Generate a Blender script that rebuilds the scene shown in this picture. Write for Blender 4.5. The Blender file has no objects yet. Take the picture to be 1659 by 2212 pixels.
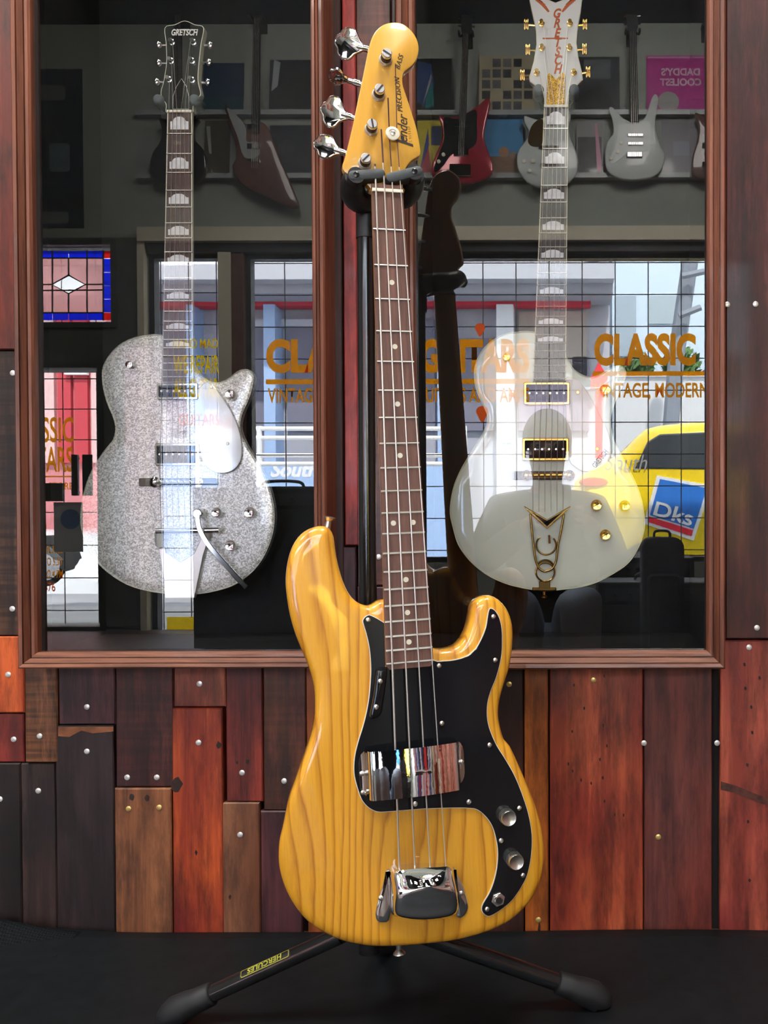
import bpy, bmesh, math, random
from mathutils import Vector, Matrix
from mathutils.geometry import delaunay_2d_cdt

random.seed(7)
scene = bpy.context.scene
COL = scene.collection
rad = math.radians

# ------------------------------------------------------------------ camera
# World: x right, z up, floor z = 0, cabinet glass in the plane y = 0, the shop lies towards -y.
F = 2000.0                    # focal length in pixels of the 1659 x 2212 frame
PPX, PPY = 1210.0, 1130.0     # optical axis in the frame (shift lens, sensor parallel to the wall)
CAM = Vector((0, -1.48, 0.70))
MC = Matrix.Rotation(rad(90 - 0.98), 3, 'X') @ Matrix.Rotation(-0.00235, 3, 'Z')
cd = bpy.data.cameras.new('camera'); cam = bpy.data.objects.new('camera', cd); COL.objects.link(cam)
cam.matrix_world = Matrix.Translation(CAM) @ MC.to_4x4()
cd.sensor_fit = 'AUTO'; cd.sensor_width = 36; cd.lens = F / 2212 * 36
cd.shift_x = (829.5 - PPX) / 2212; cd.shift_y = (PPY - 1106) / 2212
cd.clip_start = 0.005; cd.clip_end = 200
scene.camera = cam

# ------------------------------------------------------------------ world, sun, exposure
w = bpy.data.worlds.new('sky'); scene.world = w; w.use_nodes = True
w.node_tree.nodes['Background'].inputs[0].default_value = (0.86, 0.93, 1.0, 1)
w.node_tree.nodes['Background'].inputs[1].default_value = 12.0
def light(name, kind, loc, target, energy, color=(1, 1, 1), **kw):
    l = bpy.data.lights.new(name, kind); l.energy = energy; l.color = color
    for k, v in kw.items(): setattr(l, k, v)
    o = bpy.data.objects.new(name, l); COL.objects.link(o); o.location = loc
    o.rotation_euler = (Vector(target) - Vector(loc)).to_track_quat('-Z', 'Y').to_euler()
    return o
light('sun', 'SUN', (0, 0, 20), (-3, -14, 0), 30.0, (1, 0.96, 0.9), angle=rad(1))
FILL_LAMPS = [(-1.0, -1.0, 3.2, -.6, -.1, .6, 'added square fill lamp over the silver guitar cabinet'), (.35, -1.0, 3.2, .05, -.1, .6, 'added square fill lamp over the white guitar cabinet'),  # fill lamps added out of view to light the bass and cabinets
         (-2.4, -1.9, 3.2, -1.2, -.6, .5, 'added square fill lamp near the entrance side of the shop'),
         (.55, -2.3, 3.24, .3, -3.85, 1.9, 'added square fill lamp washing the wall over the wide window'), (-1.3, -2.3, 3.24, -1.4, -3.85, 1.9, 'added square fill lamp washing the wall over the narrow window')]  # this pair is added to brighten the mirrored street wall
for i, (x, y, z, tx, ty, tz, _) in enumerate(FILL_LAMPS):
    light('fill_light', 'AREA', (x, y, z), (tx, ty, tz), (45, 45, 42, 74, 42)[i], (1, .96, .9), shape='SQUARE', size=.6)
scene.view_settings.view_transform = 'Standard'; scene.view_settings.look = 'None'
scene.view_settings.gamma = 1; scene.view_settings.use_curve_mapping = False
scene.view_settings.exposure = 0.10
scene.cycles.caustics_reflective = False; scene.cycles.caustics_refractive = False

# ------------------------------------------------------------------ helpers
def ray(px, py): return MC @ Vector(((px - PPX) / F, -(py - PPY) / F, -1))
def at_y(px, py, y):
    d = ray(px, py); return CAM + d * ((y - CAM.y) / d.y)
def vat(px, py, dist):          # a point of the shop seen mirrored in the glass, dist metres in front of it
    p = at_y(px, py, dist); return Vector((p.x, -dist, p.z))
def uv(px, py, M, w=0.0):       # pixel -> local (u, v) on the plane w = const of the frame M
    n = M.col[2].xyz; o = M.translation + n * w; d = ray(px, py)
    p = CAM + d * ((o - CAM).dot(n) / d.dot(n))
    q = M.inverted() @ p
    return (q.x, q.y)
def ruv(px, py, M, dist):       # the same for a thing seen mirrored
    q = M.inverted() @ vat(px, py, dist); return (q.x, q.y)
def frame(o, u, v, w):
    M = Matrix.Identity(4)
    for i, a in enumerate((u, v, w)):
        for k in range(3): M[k][i] = a[k]
    for k in range(3): M[k][3] = o[k]
    return M
def front_frame(o): return frame(o, (1, 0, 0), (0, 0, 1), (0, -1, 0))    # faces the camera
def shop_frame(o): return frame(o, (-1, 0, 0), (0, 0, 1), (0, 1, 0))     # on the street wall, faces the display wall

def cr(pts, step, closed=True):  # Catmull-Rom through the points, resampled evenly
    n = len(pts); out = []
    for i in range(n if closed else n - 1):
        if closed: a, b, c, d = (pts[(i + k) % n] for k in (-1, 0, 1, 2))
        else: a, b, c, d = pts[max(i - 1, 0)], pts[i], pts[i + 1], pts[min(i + 2, n - 1)]
        m = max(2, int(math.dist(b, c) / step + .5))
        for k in range(m):
            t = k / m
            out.append(tuple(.5 * (2 * b[j] + (c[j] - a[j]) * t + (2 * a[j] - 5 * b[j] + 4 * c[j] - d[j]) * t * t
                       + (3 * b[j] - a[j] - 3 * c[j] + d[j]) * t ** 3) for j in range(len(b))))
    if not closed: out.append(tuple(pts[-1]))
    return out
def area(p): return sum(p[i - 1][0] * p[i][1] - p[i][0] * p[i - 1][1] for i in range(len(p))) / 2
def inset(p, d):
    n = len(p); out = []
    for i in range(n):
        a, b, c = p[i - 1], p[i], p[(i + 1) % n]
        tx, ty = c[0] - a[0], c[1] - a[1]; l = math.hypot(tx, ty) or 1
        out.append((b[0] - ty / l * d, b[1] + tx / l * d))
    return out
def rrect(x0, y0, x1, y1, r, k=4):
    o = []
    for cx, cy, a0 in ((x1 - r, y0 + r, -90), (x1 - r, y1 - r, 0), (x0 + r, y1 - r, 90), (x0 + r, y0 + r, 180)):
        for i in range(k + 1):
            a = rad(a0 + 90 * i / k); o.append((cx + r * math.cos(a), cy + r * math.sin(a)))
    return o
def circ(cx, cy, r, n=20, ry=None): return [(cx + r * math.cos(2 * math.pi * i / n), cy + (ry or r) * math.sin(2 * math.pi * i / n)) for i in range(n)]

class MB:
    def __init__(s): s.v = []; s.f = []
    def add(s, vs, fs):
        b = len(s.v); s.v += [tuple(x) for x in vs]; s.f += [tuple(i + b for i in f) for f in fs]; return s
    def box(s, a, b, ch=0.0):
        (x0, y0, z0), (x1, y1, z1) = [[min(p, q) for p, q in zip(a, b)], [max(p, q) for p, q in zip(a, b)]]
        return s.slab([(x0, y0), (x1, y0), (x1, y1), (x0, y1)], [(ch, z1), (0, z1 - ch), (0, z0)] if ch else [(0, z1), (0, z0)], sq=True)
    def slab(s, p, lv, sq=False):   # outline in (u, v) lofted through (inset, w), front first
        if area(p) < 0: p = p[::-1]
        n = len(p); vs = []
        for d, wz in lv:
            if sq and d:
                q = [(x + (d if i in (0, 3) else -d), y + (d if i in (0, 1) else -d)) for i, (x, y) in enumerate(p)]
            else: q = inset(p, d) if d else p
            vs += [(x, y, wz) for x, y in q]
        fs = [tuple(range(n))]
        for k in range(len(lv) - 1):
            for i in range(n):
                j = (i + 1) % n; fs.append((k * n + i, (k + 1) * n + i, (k + 1) * n + j, k * n + j))
        m = (len(lv) - 1) * n; fs.append(tuple(m + i for i in reversed(range(n))))
        return s.add(vs, fs)
    def lathe(s, prof, o=(0, 0, 0), axis=(0, 0, 1), n=16):   # prof: (radius, height along the axis)
        q = Vector((0, 0, 1)).rotation_difference(Vector(axis)); o = Vector(o); vs = []
        for r, h in prof:
            for i in range(n):
                a = 2 * math.pi * i / n; vs.append(o + q @ Vector((r * math.cos(a), r * math.sin(a), h)))
        fs = [tuple(reversed(range(n)))]
        for k in range(len(prof) - 1):
            for i in range(n):
                j = (i + 1) % n; fs.append((k * n + i, k * n + j, (k + 1) * n + j, (k + 1) * n + i))
        m = (len(prof) - 1) * n; fs.append(tuple(m + i for i in range(n)))
        return s.add(vs, fs)
    def cyl(s, a, b, r, n=14, r2=None):
        a, b = Vector(a), Vector(b); return s.lathe([(r, 0), (r if r2 is None else r2, (b - a).length)], a, b - a, n)
    def tube(s, pts, r, n=8, closed=False):
        pts = [Vector(p) for p in pts]; m = len(pts); vs = []; up = None
        rr = r if isinstance(r, (list, tuple)) else [r] * m
        for i, p in enumerate(pts):
            t = (pts[(i + 1) % m] - pts[i - 1]) if closed else pts[min(i + 1, m - 1)] - pts[max(i - 1, 0)]
            t.normalize()
            if up is None: up = t.orthogonal().normalized()
            up = (up - t * up.dot(t)).normalized(); bi = t.cross(up)
            for k in range(n):
                a = 2 * math.pi * k / n; vs.append(p + (up * math.cos(a) + bi * math.sin(a)) * rr[i])
        fs = []
        for i in range(m if closed else m - 1):
            j = (i + 1) % m
            for k in range(n): fs.append((i * n + k, i * n + (k + 1) % n, j * n + (k + 1) % n, j * n + k))
        if not closed: fs += [tuple(reversed(range(n))), tuple((m - 1) * n + k for k in range(n))]
        return s.add(vs, fs)
    def build(s, name, mat, parent=None, smooth=40, loc=None):
        me = bpy.data.meshes.new(name); me.from_pydata(s.v, [], s.f)
        me.materials.append(mat)
        if smooth:
            me.polygons.foreach_set('use_smooth', [True] * len(me.polygons))
            me.set_sharp_from_angle(angle=rad(smooth))
        o = bpy.data.objects.new(name, me); COL.objects.link(o)
        if parent: o.parent = parent
        if loc: o.location = loc
        return o
def tag(o, label=None, cat=None, group=None, kind=None):
    for k, v in (('label', label), ('category', cat), ('group', group), ('kind', kind)):
        if v: o[k] = v
    return o
def thing(name, M, label, cat, group=None, kind=None):
    e = bpy.data.objects.new(name, None); COL.objects.link(e); e.empty_display_size = .05
    e.matrix_basis = M if isinstance(M, Matrix) else Matrix.Translation(M)
    return tag(e, label, cat, group, kind)
def clone(o, name=None, parent=None, loc=None):
    c = o.copy(); COL.objects.link(c)
    if parent: c.parent = parent
    if loc: c.location = loc
    return c
def text(s, size, mat, parent, pos, ang=0, xs=1.0, shear=0.0, off=0.0, name='lettering', ext=.0003, flip=False, spacing=1.0, align='CENTER'):
    c = bpy.data.curves.new('t', 'FONT'); c.body = s; c.size = size; c.shear = shear; c.offset = off
    c.extrude = ext; c.align_x = align; c.align_y = 'CENTER'; c.space_character = spacing; c.resolution_u = 4
    o = bpy.data.objects.new('t', c); COL.objects.link(o)
    me = bpy.data.meshes.new_from_object(o.evaluated_get(bpy.context.evaluated_depsgraph_get()))
    bpy.data.objects.remove(o); bpy.data.curves.remove(c)
    M = Matrix.Translation(pos) @ Matrix.Rotation(ang, 4, 'Z') @ Matrix.Diagonal((-xs if flip else xs, 1, 1, 1))
    me.transform(M); me.materials.clear(); me.materials.append(mat); me.name = name
    o = bpy.data.objects.new(name, me); COL.objects.link(o); o.parent = parent
    return o

# ------------------------------------------------------------------ materials
def newmat(name):
    m = bpy.data.materials.new(name); m.use_nodes = True; nt = m.node_tree
    return m, nt, nt.nodes['Principled BSDF']
def N(nt, t, **kw):
    n = nt.nodes.new(t)
    for k, v in kw.items():
        if k.startswith('i_'): n.inputs[k[2:].replace('_', ' ')].default_value = v
        else: setattr(n, k, v)
    return n
def srgb(r, g, b): return tuple(((x / 255 / 12.92) if x <= 10 else ((x / 255 + .055) / 1.055) ** 2.4) for x in (r, g, b)) + (1,)
def plain(name, c, rough=.5, metal=0.0, coat=0.0, noise=0.0, scale=30, spec=.5, bump=0.0, trans=0.0):
    m, nt, b = newmat(name); c = tuple(c[:3]) + (1,)
    b.inputs['Base Color'].default_value = c; b.inputs['Roughness'].default_value = rough
    b.inputs['Metallic'].default_value = metal; b.inputs['Coat Weight'].default_value = coat
    b.inputs['Coat Roughness'].default_value = .04; b.inputs['Specular IOR Level'].default_value = spec
    if noise or bump:
        tc = N(nt, 'ShaderNodeTexCoord'); nz = N(nt, 'ShaderNodeTexNoise', i_Scale=scale, i_Detail=4.0)
        nt.links.new(tc.outputs['Object'], nz.inputs['Vector'])
        if noise:
            mx = N(nt, 'ShaderNodeMixRGB', blend_type='MULTIPLY'); mx.inputs[0].default_value = 1
            mx.inputs[1].default_value = c
            rp = N(nt, 'ShaderNodeValToRGB'); rp.color_ramp.elements[0].color = (1 - noise,) * 3 + (1,); rp.color_ramp.elements[1].color = (1 + noise * .4,) * 3 + (1,)
            rp.color_ramp.elements[0].position = .3; rp.color_ramp.elements[1].position = .7
            nt.links.new(nz.outputs[0], rp.inputs[0]); nt.links.new(rp.outputs[0], mx.inputs[2]); nt.links.new(mx.outputs[0], b.inputs['Base Color'])
        if bump:
            bp = N(nt, 'ShaderNodeBump', i_Strength=bump, i_Distance=.002)
            nt.links.new(nz.outputs[0], bp.inputs['Height']); nt.links.new(bp.outputs[0], b.inputs['Normal'])
    return m
def wood(name, c1, c2, axis=2, stretch=.06, scale=40, rough=.55, coat=0.0, bands=0.0, dist=3.0, saw=0.0, patch=.5, c3=None, bump=.25, seed=None, worn=0.0, wornc=(.30, .17, .11), lo=.36, hi=.66):
    """grain along the given axis: fine streaks, wider bands, colour patches, optional cross saw marks"""
    m, nt, b = newmat(name); L = nt.links.new
    tc = N(nt, 'ShaderNodeTexCoord'); mp = N(nt, 'ShaderNodeMapping')
    sc = [1, 1, 1]; sc[axis] = stretch; mp.inputs['Scale'].default_value = sc
    mp.inputs['Location'].default_value = [random.uniform(-9, 9) for _ in range(3)] if seed is None else seed
    L(tc.outputs['Object'], mp.inputs['Vector'])
    fine = N(nt, 'ShaderNodeTexNoise', i_Scale=scale * 6, i_Detail=5.0, i_Roughness=.65); L(mp.outputs[0], fine.inputs['Vector'])
    wide = N(nt, 'ShaderNodeTexNoise', i_Scale=scale * .9, i_Detail=3.0, i_Distortion=.6); L(mp.outputs[0], wide.inputs['Vector'])
    blot = N(nt, 'ShaderNodeTexNoise', i_Scale=7.0, i_Detail=3.0, i_Distortion=.4)
    mp2 = N(nt, 'ShaderNodeMapping'); s2 = [1, 1, 1]; s2[axis] = .45; mp2.inputs['Scale'].default_value = s2; mp2.inputs['Location'].default_value = [random.uniform(-9, 9) for _ in range(3)]
    L(tc.outputs['Object'], mp2.inputs['Vector']); L(mp2.outputs[0], blot.inputs['Vector'])
    f = N(nt, 'ShaderNodeMath', operation='ADD'); L(fine.outputs[0], f.inputs[0]); L(wide.outputs[0], f.inputs[1])
    h = f
    if bands:
        wv = N(nt, 'ShaderNodeTexWave', wave_type='BANDS', bands_direction='X', i_Scale=bands, i_Distortion=dist, i_Detail=2.0)
        wv.inputs['Detail Scale'].default_value = .8
        L(mp.outputs[0], wv.inputs['Vector'])
        h = N(nt, 'ShaderNodeMath', operation='ADD'); L(f.outputs[0], h.inputs[0])
        wm = N(nt, 'ShaderNodeMath', operation='MULTIPLY_ADD'); wm.inputs[1].default_value = .5; wm.inputs[2].default_value = -.25
        L(wv.outputs[0], wm.inputs[0]); L(wm.outputs[0], h.inputs[1])
    rp = N(nt, 'ShaderNodeValToRGB'); rp.color_ramp.elements[0].position = lo; rp.color_ramp.elements[1].position = hi
    dv = N(nt, 'ShaderNodeMath', operation='MULTIPLY'); dv.inputs[1].default_value = .5; L(h.outputs[0], dv.inputs[0])
    rp.color_ramp.elements[0].color = tuple(c1[:3]) + (1,); rp.color_ramp.elements[1].color = tuple(c2[:3]) + (1,)
    L(dv.outputs[0], rp.inputs[0]); col = rp.outputs[0]
    if c3:
        mx = N(nt, 'ShaderNodeMixRGB'); r2 = N(nt, 'ShaderNodeValToRGB'); r2.color_ramp.elements[0].position = .5 - .14 * patch; r2.color_ramp.elements[1].position = .52 + .12 * patch
        L(blot.outputs[0], r2.inputs[0]); L(r2.outputs[0], mx.inputs[0]); L(col, mx.inputs[1])
        m3 = N(nt, 'ShaderNodeMixRGB', blend_type='MULTIPLY'); m3.inputs[0].default_value = .6; m3.inputs[1].default_value = tuple(c3[:3]) + (1,)
        rr = N(nt, 'ShaderNodeValToRGB'); rr.color_ramp.elements[0].color = (.45, .45, .45, 1); rr.color_ramp.elements[0].position = .35; rr.color_ramp.elements[1].position = .6
        L(dv.outputs[0], rr.inputs[0]); L(rr.outputs[0], m3.inputs[2]); L(m3.outputs[0], mx.inputs[2]); col = mx.outputs[0]
    if saw:
        sm = N(nt, 'ShaderNodeTexNoise', i_Scale=60.0, i_Detail=4.0); mp3 = N(nt, 'ShaderNodeMapping'); s3 = [.08, .08, .08]; s3[axis] = 2.0; mp3.inputs['Scale'].default_value = s3
        L(tc.outputs['Object'], mp3.inputs['Vector']); L(mp3.outputs[0], sm.inputs['Vector'])
        r4 = N(nt, 'ShaderNodeValToRGB'); r4.color_ramp.elements[0].position = .42; r4.color_ramp.elements[1].position = .6; r4.color_ramp.elements[0].color = (1 - saw,) * 3 + (1,)
        m4 = N(nt, 'ShaderNodeMixRGB', blend_type='MULTIPLY'); m4.inputs[0].default_value = 1
        L(sm.outputs[0], r4.inputs[0]); L(col, m4.inputs[1]); L(r4.outputs[0], m4.inputs[2]); col = m4.outputs[0]
    if worn:      # rubbed streaks and scuffs in the finish
        sn = N(nt, 'ShaderNodeTexNoise', i_Scale=55.0, i_Detail=6.0, i_Roughness=.75); mp5 = N(nt, 'ShaderNodeMapping'); s5 = [1, 1, 1]; s5[axis] = .10; mp5.inputs['Scale'].default_value = s5; mp5.inputs['Location'].default_value = [random.uniform(-9, 9) for _ in range(3)]
        L(tc.outputs['Object'], mp5.inputs['Vector']); L(mp5.outputs[0], sn.inputs['Vector'])
        big = N(nt, 'ShaderNodeTexNoise', i_Scale=9.0, i_Detail=2.0); L(mp5.outputs[0], big.inputs['Vector'])
        pm = N(nt, 'ShaderNodeMath', operation='MULTIPLY'); L(sn.outputs[0], pm.inputs[0]); L(big.outputs[0], pm.inputs[1])
        r5 = N(nt, 'ShaderNodeValToRGB'); r5.color_ramp.elements[0].position = .30; r5.color_ramp.elements[1].position = .46; r5.color_ramp.elements[1].color = (worn,) * 3 + (1,); r5.color_ramp.elements[0].color = (0, 0, 0, 1)
        m5 = N(nt, 'ShaderNodeMixRGB'); L(pm.outputs[0], r5.inputs[0]); L(r5.outputs[0], m5.inputs[0]); L(col, m5.inputs[1]); m5.inputs[2].default_value = tuple(wornc[:3]) + (1,); col = m5.outputs[0]
        dk = N(nt, 'ShaderNodeTexNoise', i_Scale=26.0, i_Detail=5.0, i_Roughness=.7); mp6 = N(nt, 'ShaderNodeMapping'); s6 = [1, 1, 1]; s6[axis] = .22; mp6.inputs['Scale'].default_value = s6; mp6.inputs['Location'].default_value = [random.uniform(-9, 9) for _ in range(3)]
        L(tc.outputs['Object'], mp6.inputs['Vector']); L(mp6.outputs[0], dk.inputs['Vector'])
        r6 = N(nt, 'ShaderNodeValToRGB'); r6.color_ramp.elements[0].position = .36; r6.color_ramp.elements[1].position = .56; r6.color_ramp.elements[0].color = (.42, .40, .42, 1); r6.color_ramp.elements[1].color = (1.08, 1.05, 1.0, 1)
        m6 = N(nt, 'ShaderNodeMixRGB', blend_type='MULTIPLY'); m6.inputs[0].default_value = 1; L(dk.outputs[0], r6.inputs[0]); L(col, m6.inputs[1]); L(r6.outputs[0], m6.inputs[2]); col = m6.outputs[0]
    L(col, b.inputs['Base Color'])
    b.inputs['Roughness'].default_value = rough; b.inputs['Coat Weight'].default_value = coat; b.inputs['Coat Roughness'].default_value = .05
    if bump:
        bp = N(nt, 'ShaderNodeBump', i_Strength=bump, i_Distance=.0015); L(dv.outputs[0], bp.inputs['Height']); L(bp.outputs[0], b.inputs['Normal'])
    return m
def glass_mat(name, refl, tint=(1, 1, 1)):
    m, nt, b = newmat(name); nt.nodes.remove(b); out = nt.nodes['Material Output']; L = nt.links.new
    t = N(nt, 'ShaderNodeBsdfTransparent'); t.inputs[0].default_value = tuple(tint) + (1,)
    g = N(nt, 'ShaderNodeBsdfGlossy', i_Roughness=0.0); mx = N(nt, 'ShaderNodeMixShader')
    lw = N(nt, 'ShaderNodeLayerWeight', i_Blend=.25); ma = N(nt, 'ShaderNodeMath', operation='MULTIPLY_ADD', use_clamp=True)
    ma.inputs[1].default_value = .6; ma.inputs[2].default_value = refl; L(lw.outputs['Fresnel'], ma.inputs[0])
    # fresnel term is small head-on: refl is the head-on share
    sb = N(nt, 'ShaderNodeMath', operation='SUBTRACT'); sb.inputs[1].default_value = .03; L(ma.outputs[0], sb.inputs[0])
    L(sb.outputs[0], mx.inputs[0]); L(t.outputs[0], mx.inputs[1]); L(g.outputs[0], mx.inputs[2]); L(mx.outputs[0], out.inputs[0])
    return m
def stained(name, c, clear=.5):    # coloured glass or film that lets daylight through
    m, nt, b = newmat(name); nt.nodes.remove(b); out = nt.nodes['Material Output']; L = nt.links.new
    t = N(nt, 'ShaderNodeBsdfTransparent'); t.inputs[0].default_value = tuple(c[:3]) + (1,)
    g = N(nt, 'ShaderNodeBsdfTranslucent'); g.inputs[0].default_value = tuple(c[:3]) + (1,)
    d = N(nt, 'ShaderNodeBsdfDiffuse'); d.inputs[0].default_value = tuple(c[:3]) + (1,)
    a = N(nt, 'ShaderNodeMixShader'); a.inputs[0].default_value = .12; L(g.outputs[0], a.inputs[1]); L(d.outputs[0], a.inputs[2])
    mx = N(nt, 'ShaderNodeMixShader'); mx.inputs[0].default_value = clear; L(a.outputs[0], mx.inputs[1]); L(t.outputs[0], mx.inputs[2]); L(mx.outputs[0], out.inputs[0])
    return m
def sparkle(name, c1, c2, scale, rough=.25, metal=.3):
    m, nt, b = newmat(name); L = nt.links.new
    tc = N(nt, 'ShaderNodeTexCoord'); v = N(nt, 'ShaderNodeTexVoronoi', i_Scale=scale); L(tc.outputs['Object'], v.inputs['Vector'])
    sx = N(nt, 'ShaderNodeSeparateColor'); L(v.outputs['Color'], sx.inputs[0])
    rp = N(nt, 'ShaderNodeValToRGB'); rp.color_ramp.elements[0].color = tuple(c1) + (1,); rp.color_ramp.elements[1].color = tuple(c2) + (1,)
    rp.color_ramp.elements[0].position = .1; rp.color_ramp.elements[1].position = .9
    L(sx.outputs[0], rp.inputs[0]); L(rp.outputs[0], b.inputs['Base Color'])
    b.inputs['Roughness'].default_value = rough; b.inputs['Metallic'].default_value = metal; b.inputs['Coat Weight'].default_value = .6
    return m

MT = {}
MT['chrome'] = plain('chrome', (.82, .82, .84), .06, 1.0)
MT['nickel'] = plain('nickel', (.72, .70, .66), .28, 1.0)
MT['steel_string'] = plain('steel_string', (.78, .74, .66), .3, .8)
MT['gold'] = plain('gold_plate', (1.0, .62, .16), .14, 1.0)
MT['screw'] = plain('screw_steel', (.8, .8, .78), .35, .6)
MT['brass_screw'] = plain('brass_screw', (.75, .55, .2), .35, .7)
MT['black_gloss'] = plain('black_gloss', (.008, .009, .011), .10, 0, 0, spec=.35)
MT['satin_chrome'] = plain('satin_chrome', (.80, .79, .80), .34, .9)
MT['black_plastic'] = plain('black_plastic', (.012, .013, .015), .42)
MT['black_metal'] = plain('black_paint', (.01, .011, .012), .18, 0, .4)
MT['rubber'] = plain('rubber', (.010, .011, .013), .6, bump=.1, scale=300)
MT['grip_rubber'] = plain('grip_rubber', (.045, .055, .06), .55, bump=.15, scale=500)
MT['ivory'] = plain('ivory', (.8, .76, .62), .4)
MT['white_edge'] = plain('white_ply', (.85, .83, .75), .4)
MT['pearl'] = plain('pearl', (.82, .83, .86), .25, noise=.18, scale=120)
MT['velvet'] = plain('black_velvet', (.006, .007, .008), .9, noise=.4, scale=60)
MT['dial_print'] = plain('black_print', (.02, .01, .008), .5)
MT['gold_print'] = plain('gold_print', (.55, .33, .06), .4)
MT['glass'] = glass_mat('cabinet_glass', .14)
MT['pane'] = glass_mat('window_glass', .06)
def ash(name, c0, c1, c2, period=.0185):
    m, nt, b = newmat(name); L = nt.links.new
    tc = N(nt, 'ShaderNodeTexCoord'); mp = N(nt, 'ShaderNodeMapping'); mp.inputs['Scale'].default_value = (1, .16, 1); mp.inputs['Location'].default_value = (.37, .21, .4); L(tc.outputs['Object'], mp.inputs[0])
    n1 = N(nt, 'ShaderNodeTexNoise', i_Scale=6.0, i_Detail=1.5); L(mp.outputs[0], n1.inputs['Vector'])
    n2 = N(nt, 'ShaderNodeTexNoise', i_Scale=38.0, i_Detail=2.0); L(mp.outputs[0], n2.inputs['Vector'])
    mp3 = N(nt, 'ShaderNodeMapping'); mp3.inputs['Scale'].default_value = (1, .035, 1); L(tc.outputs['Object'], mp3.inputs[0])
    n3 = N(nt, 'ShaderNodeTexNoise', i_Scale=420.0, i_Detail=3.0, i_Roughness=.7); L(mp3.outputs[0], n3.inputs['Vector'])
    sx = N(nt, 'ShaderNodeSeparateXYZ'); L(tc.outputs['Object'], sx.inputs[0])
    a = N(nt, 'ShaderNodeMath', operation='MULTIPLY_ADD'); a.inputs[1].default_value = .22; L(n1.outputs[0], a.inputs[0]); L(sx.outputs[0], a.inputs[2])
    a2 = N(nt, 'ShaderNodeMath', operation='MULTIPLY_ADD'); a2.inputs[1].default_value = .016; L(n2.outputs[0], a2.inputs[0]); L(a.outputs[0], a2.inputs[2])
    d = N(nt, 'ShaderNodeMath', operation='DIVIDE'); d.inputs[1].default_value = period; L(a2.outputs[0], d.inputs[0])
    fr = N(nt, 'ShaderNodeMath', operation='FRACT'); L(d.outputs[0], fr.inputs[0])
    rp = N(nt, 'ShaderNodeValToRGB'); e = rp.color_ramp.elements; e[0].position = 0; e[0].color = (1, 1, 1, 1); e[1].position = 1; e[1].color = (.85, .85, .85, 1)
    for p, v in ((.50, .92), (.80, .30), (.87, .0), (.93, .45)): x = e.new(p); x.color = (v, v, v, 1)
    L(fr.outputs[0], rp.inputs[0])
    st = N(nt, 'ShaderNodeMath', operation='MULTIPLY_ADD'); st.inputs[1].default_value = 1.1; st.inputs[2].default_value = -.55; L(n3.outputs[0], st.inputs[0])
    ad = N(nt, 'ShaderNodeMath', operation='ADD', use_clamp=True); L(rp.outputs[0], ad.inputs[0]); L(st.outputs[0], ad.inputs[1])
    cr_ = N(nt, 'ShaderNodeValToRGB'); e = cr_.color_ramp.elements; e[0].color = tuple(c0) + (1,); e[0].position = .0; e[1].color = tuple(c2) + (1,); e[1].position = 1.0; x = e.new(.55); x.color = tuple(c1) + (1,)
    L(ad.outputs[0], cr_.inputs[0]); L(cr_.outputs[0], b.inputs['Base Color'])
    b.inputs['Roughness'].default_value = .4; b.inputs['Coat Weight'].default_value = 1.0; b.inputs['Coat Roughness'].default_value = .04
    return m
MT['ash'] = ash('amber_ash', (.50, .185, .009), (.72, .325, .016), (.84, .41, .028))
MT['chrome_wavy'] = plain('wavy_chrome', (.86, .86, .88), .03, 1.0, bump=.10, scale=26)
MT['maple'] = wood('amber_maple', (.66, .34, .04), (.76, .43, .06), axis=1, stretch=.05, scale=16, rough=.35, coat=1.0, bump=0, seed=(1, 2, 3))
MT['rosewood'] = wood('rosewood', (.085, .036, .026), (.23, .105, .075), axis=1, stretch=.05, scale=60, rough=.5, bump=.1, seed=(3, 1, 2))
MT['rosewood_dark'] = wood('dark_rosewood', (.05, .03, .025), (.12, .07, .055), axis=1, stretch=.05, scale=60, rough=.45, bump=.1, seed=(5, 1, 2))
MT['ebony'] = plain('ebony', (.02, .016, .014), .35)
MT['frame_wood'] = wood('stained_pine_frame', (.09, .028, .016), (.27, .105, .06), axis=2, stretch=.05, scale=45, rough=.5, coat=.15, bump=.3)
MT['frame_wood_h'] = wood('stained_pine_rail', (.10, .032, .018), (.32, .125, .075), axis=0, stretch=.05, scale=45, rough=.5, coat=.15, bump=.3)

# ------------------------------------------------------------------ room shell
CEIL = 3.46; DW = 3.85           # ceiling height, distance of the street wall from the cabinet glass
XL, XR = -3.7, 2.3
WF = front_frame((0, 0, 0))
def X(px, py=1406, y=-.012): return at_y(px, py, y).x
def Z(py, px=900, y=-.012): return at_y(px, py, y).z
CASES = []
for name, gl, gr, ol, orr in (('left', 83, 681, 48, 720), ('right', 902, 1527, 859, 1567)):
    CASES.append((X(ol, 1450, -.03), X(gl), X(gr), X(orr, 1450, -.03), Z(1450, 900, -.03), Z(1407)))
CTOP = 1.78                      # top of the glass, above the picture
zb = CASES[0][4]
floor_m = wood('shop_floor_boards', (.05, .03, .02), (.12, .07, .045), axis=1, scale=20, rough=.5)
tag(MB().box((XL, -DW, -.1), (XR, .3, 0)).build('floor', floor_m, smooth=0), 'dark timber shop floor', None, None, 'structure')
ceil_m = plain('dark_ceiling_paint', (.012, .016, .02), .7, noise=.2, scale=3)
tag(MB().box((XL, -DW, CEIL), (XR, .3, CEIL + .1)).build('ceiling', ceil_m, smooth=0), 'dark painted shop ceiling', None, None, 'structure')
side_m = plain('shop_wall_paint', (.34, .36, .35), .7, noise=.12, scale=4)
for nm, x0, x1 in (('wall_left', XL - .1, XL), ('wall_right', XR, XR + .1)):
    tag(MB().box((x0, -DW, -.1), (x1, .3, CEIL + .1)).build(nm, side_m, smooth=0), 'plain grey shop side wall', None, None, 'structure')
back = MB()
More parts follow.
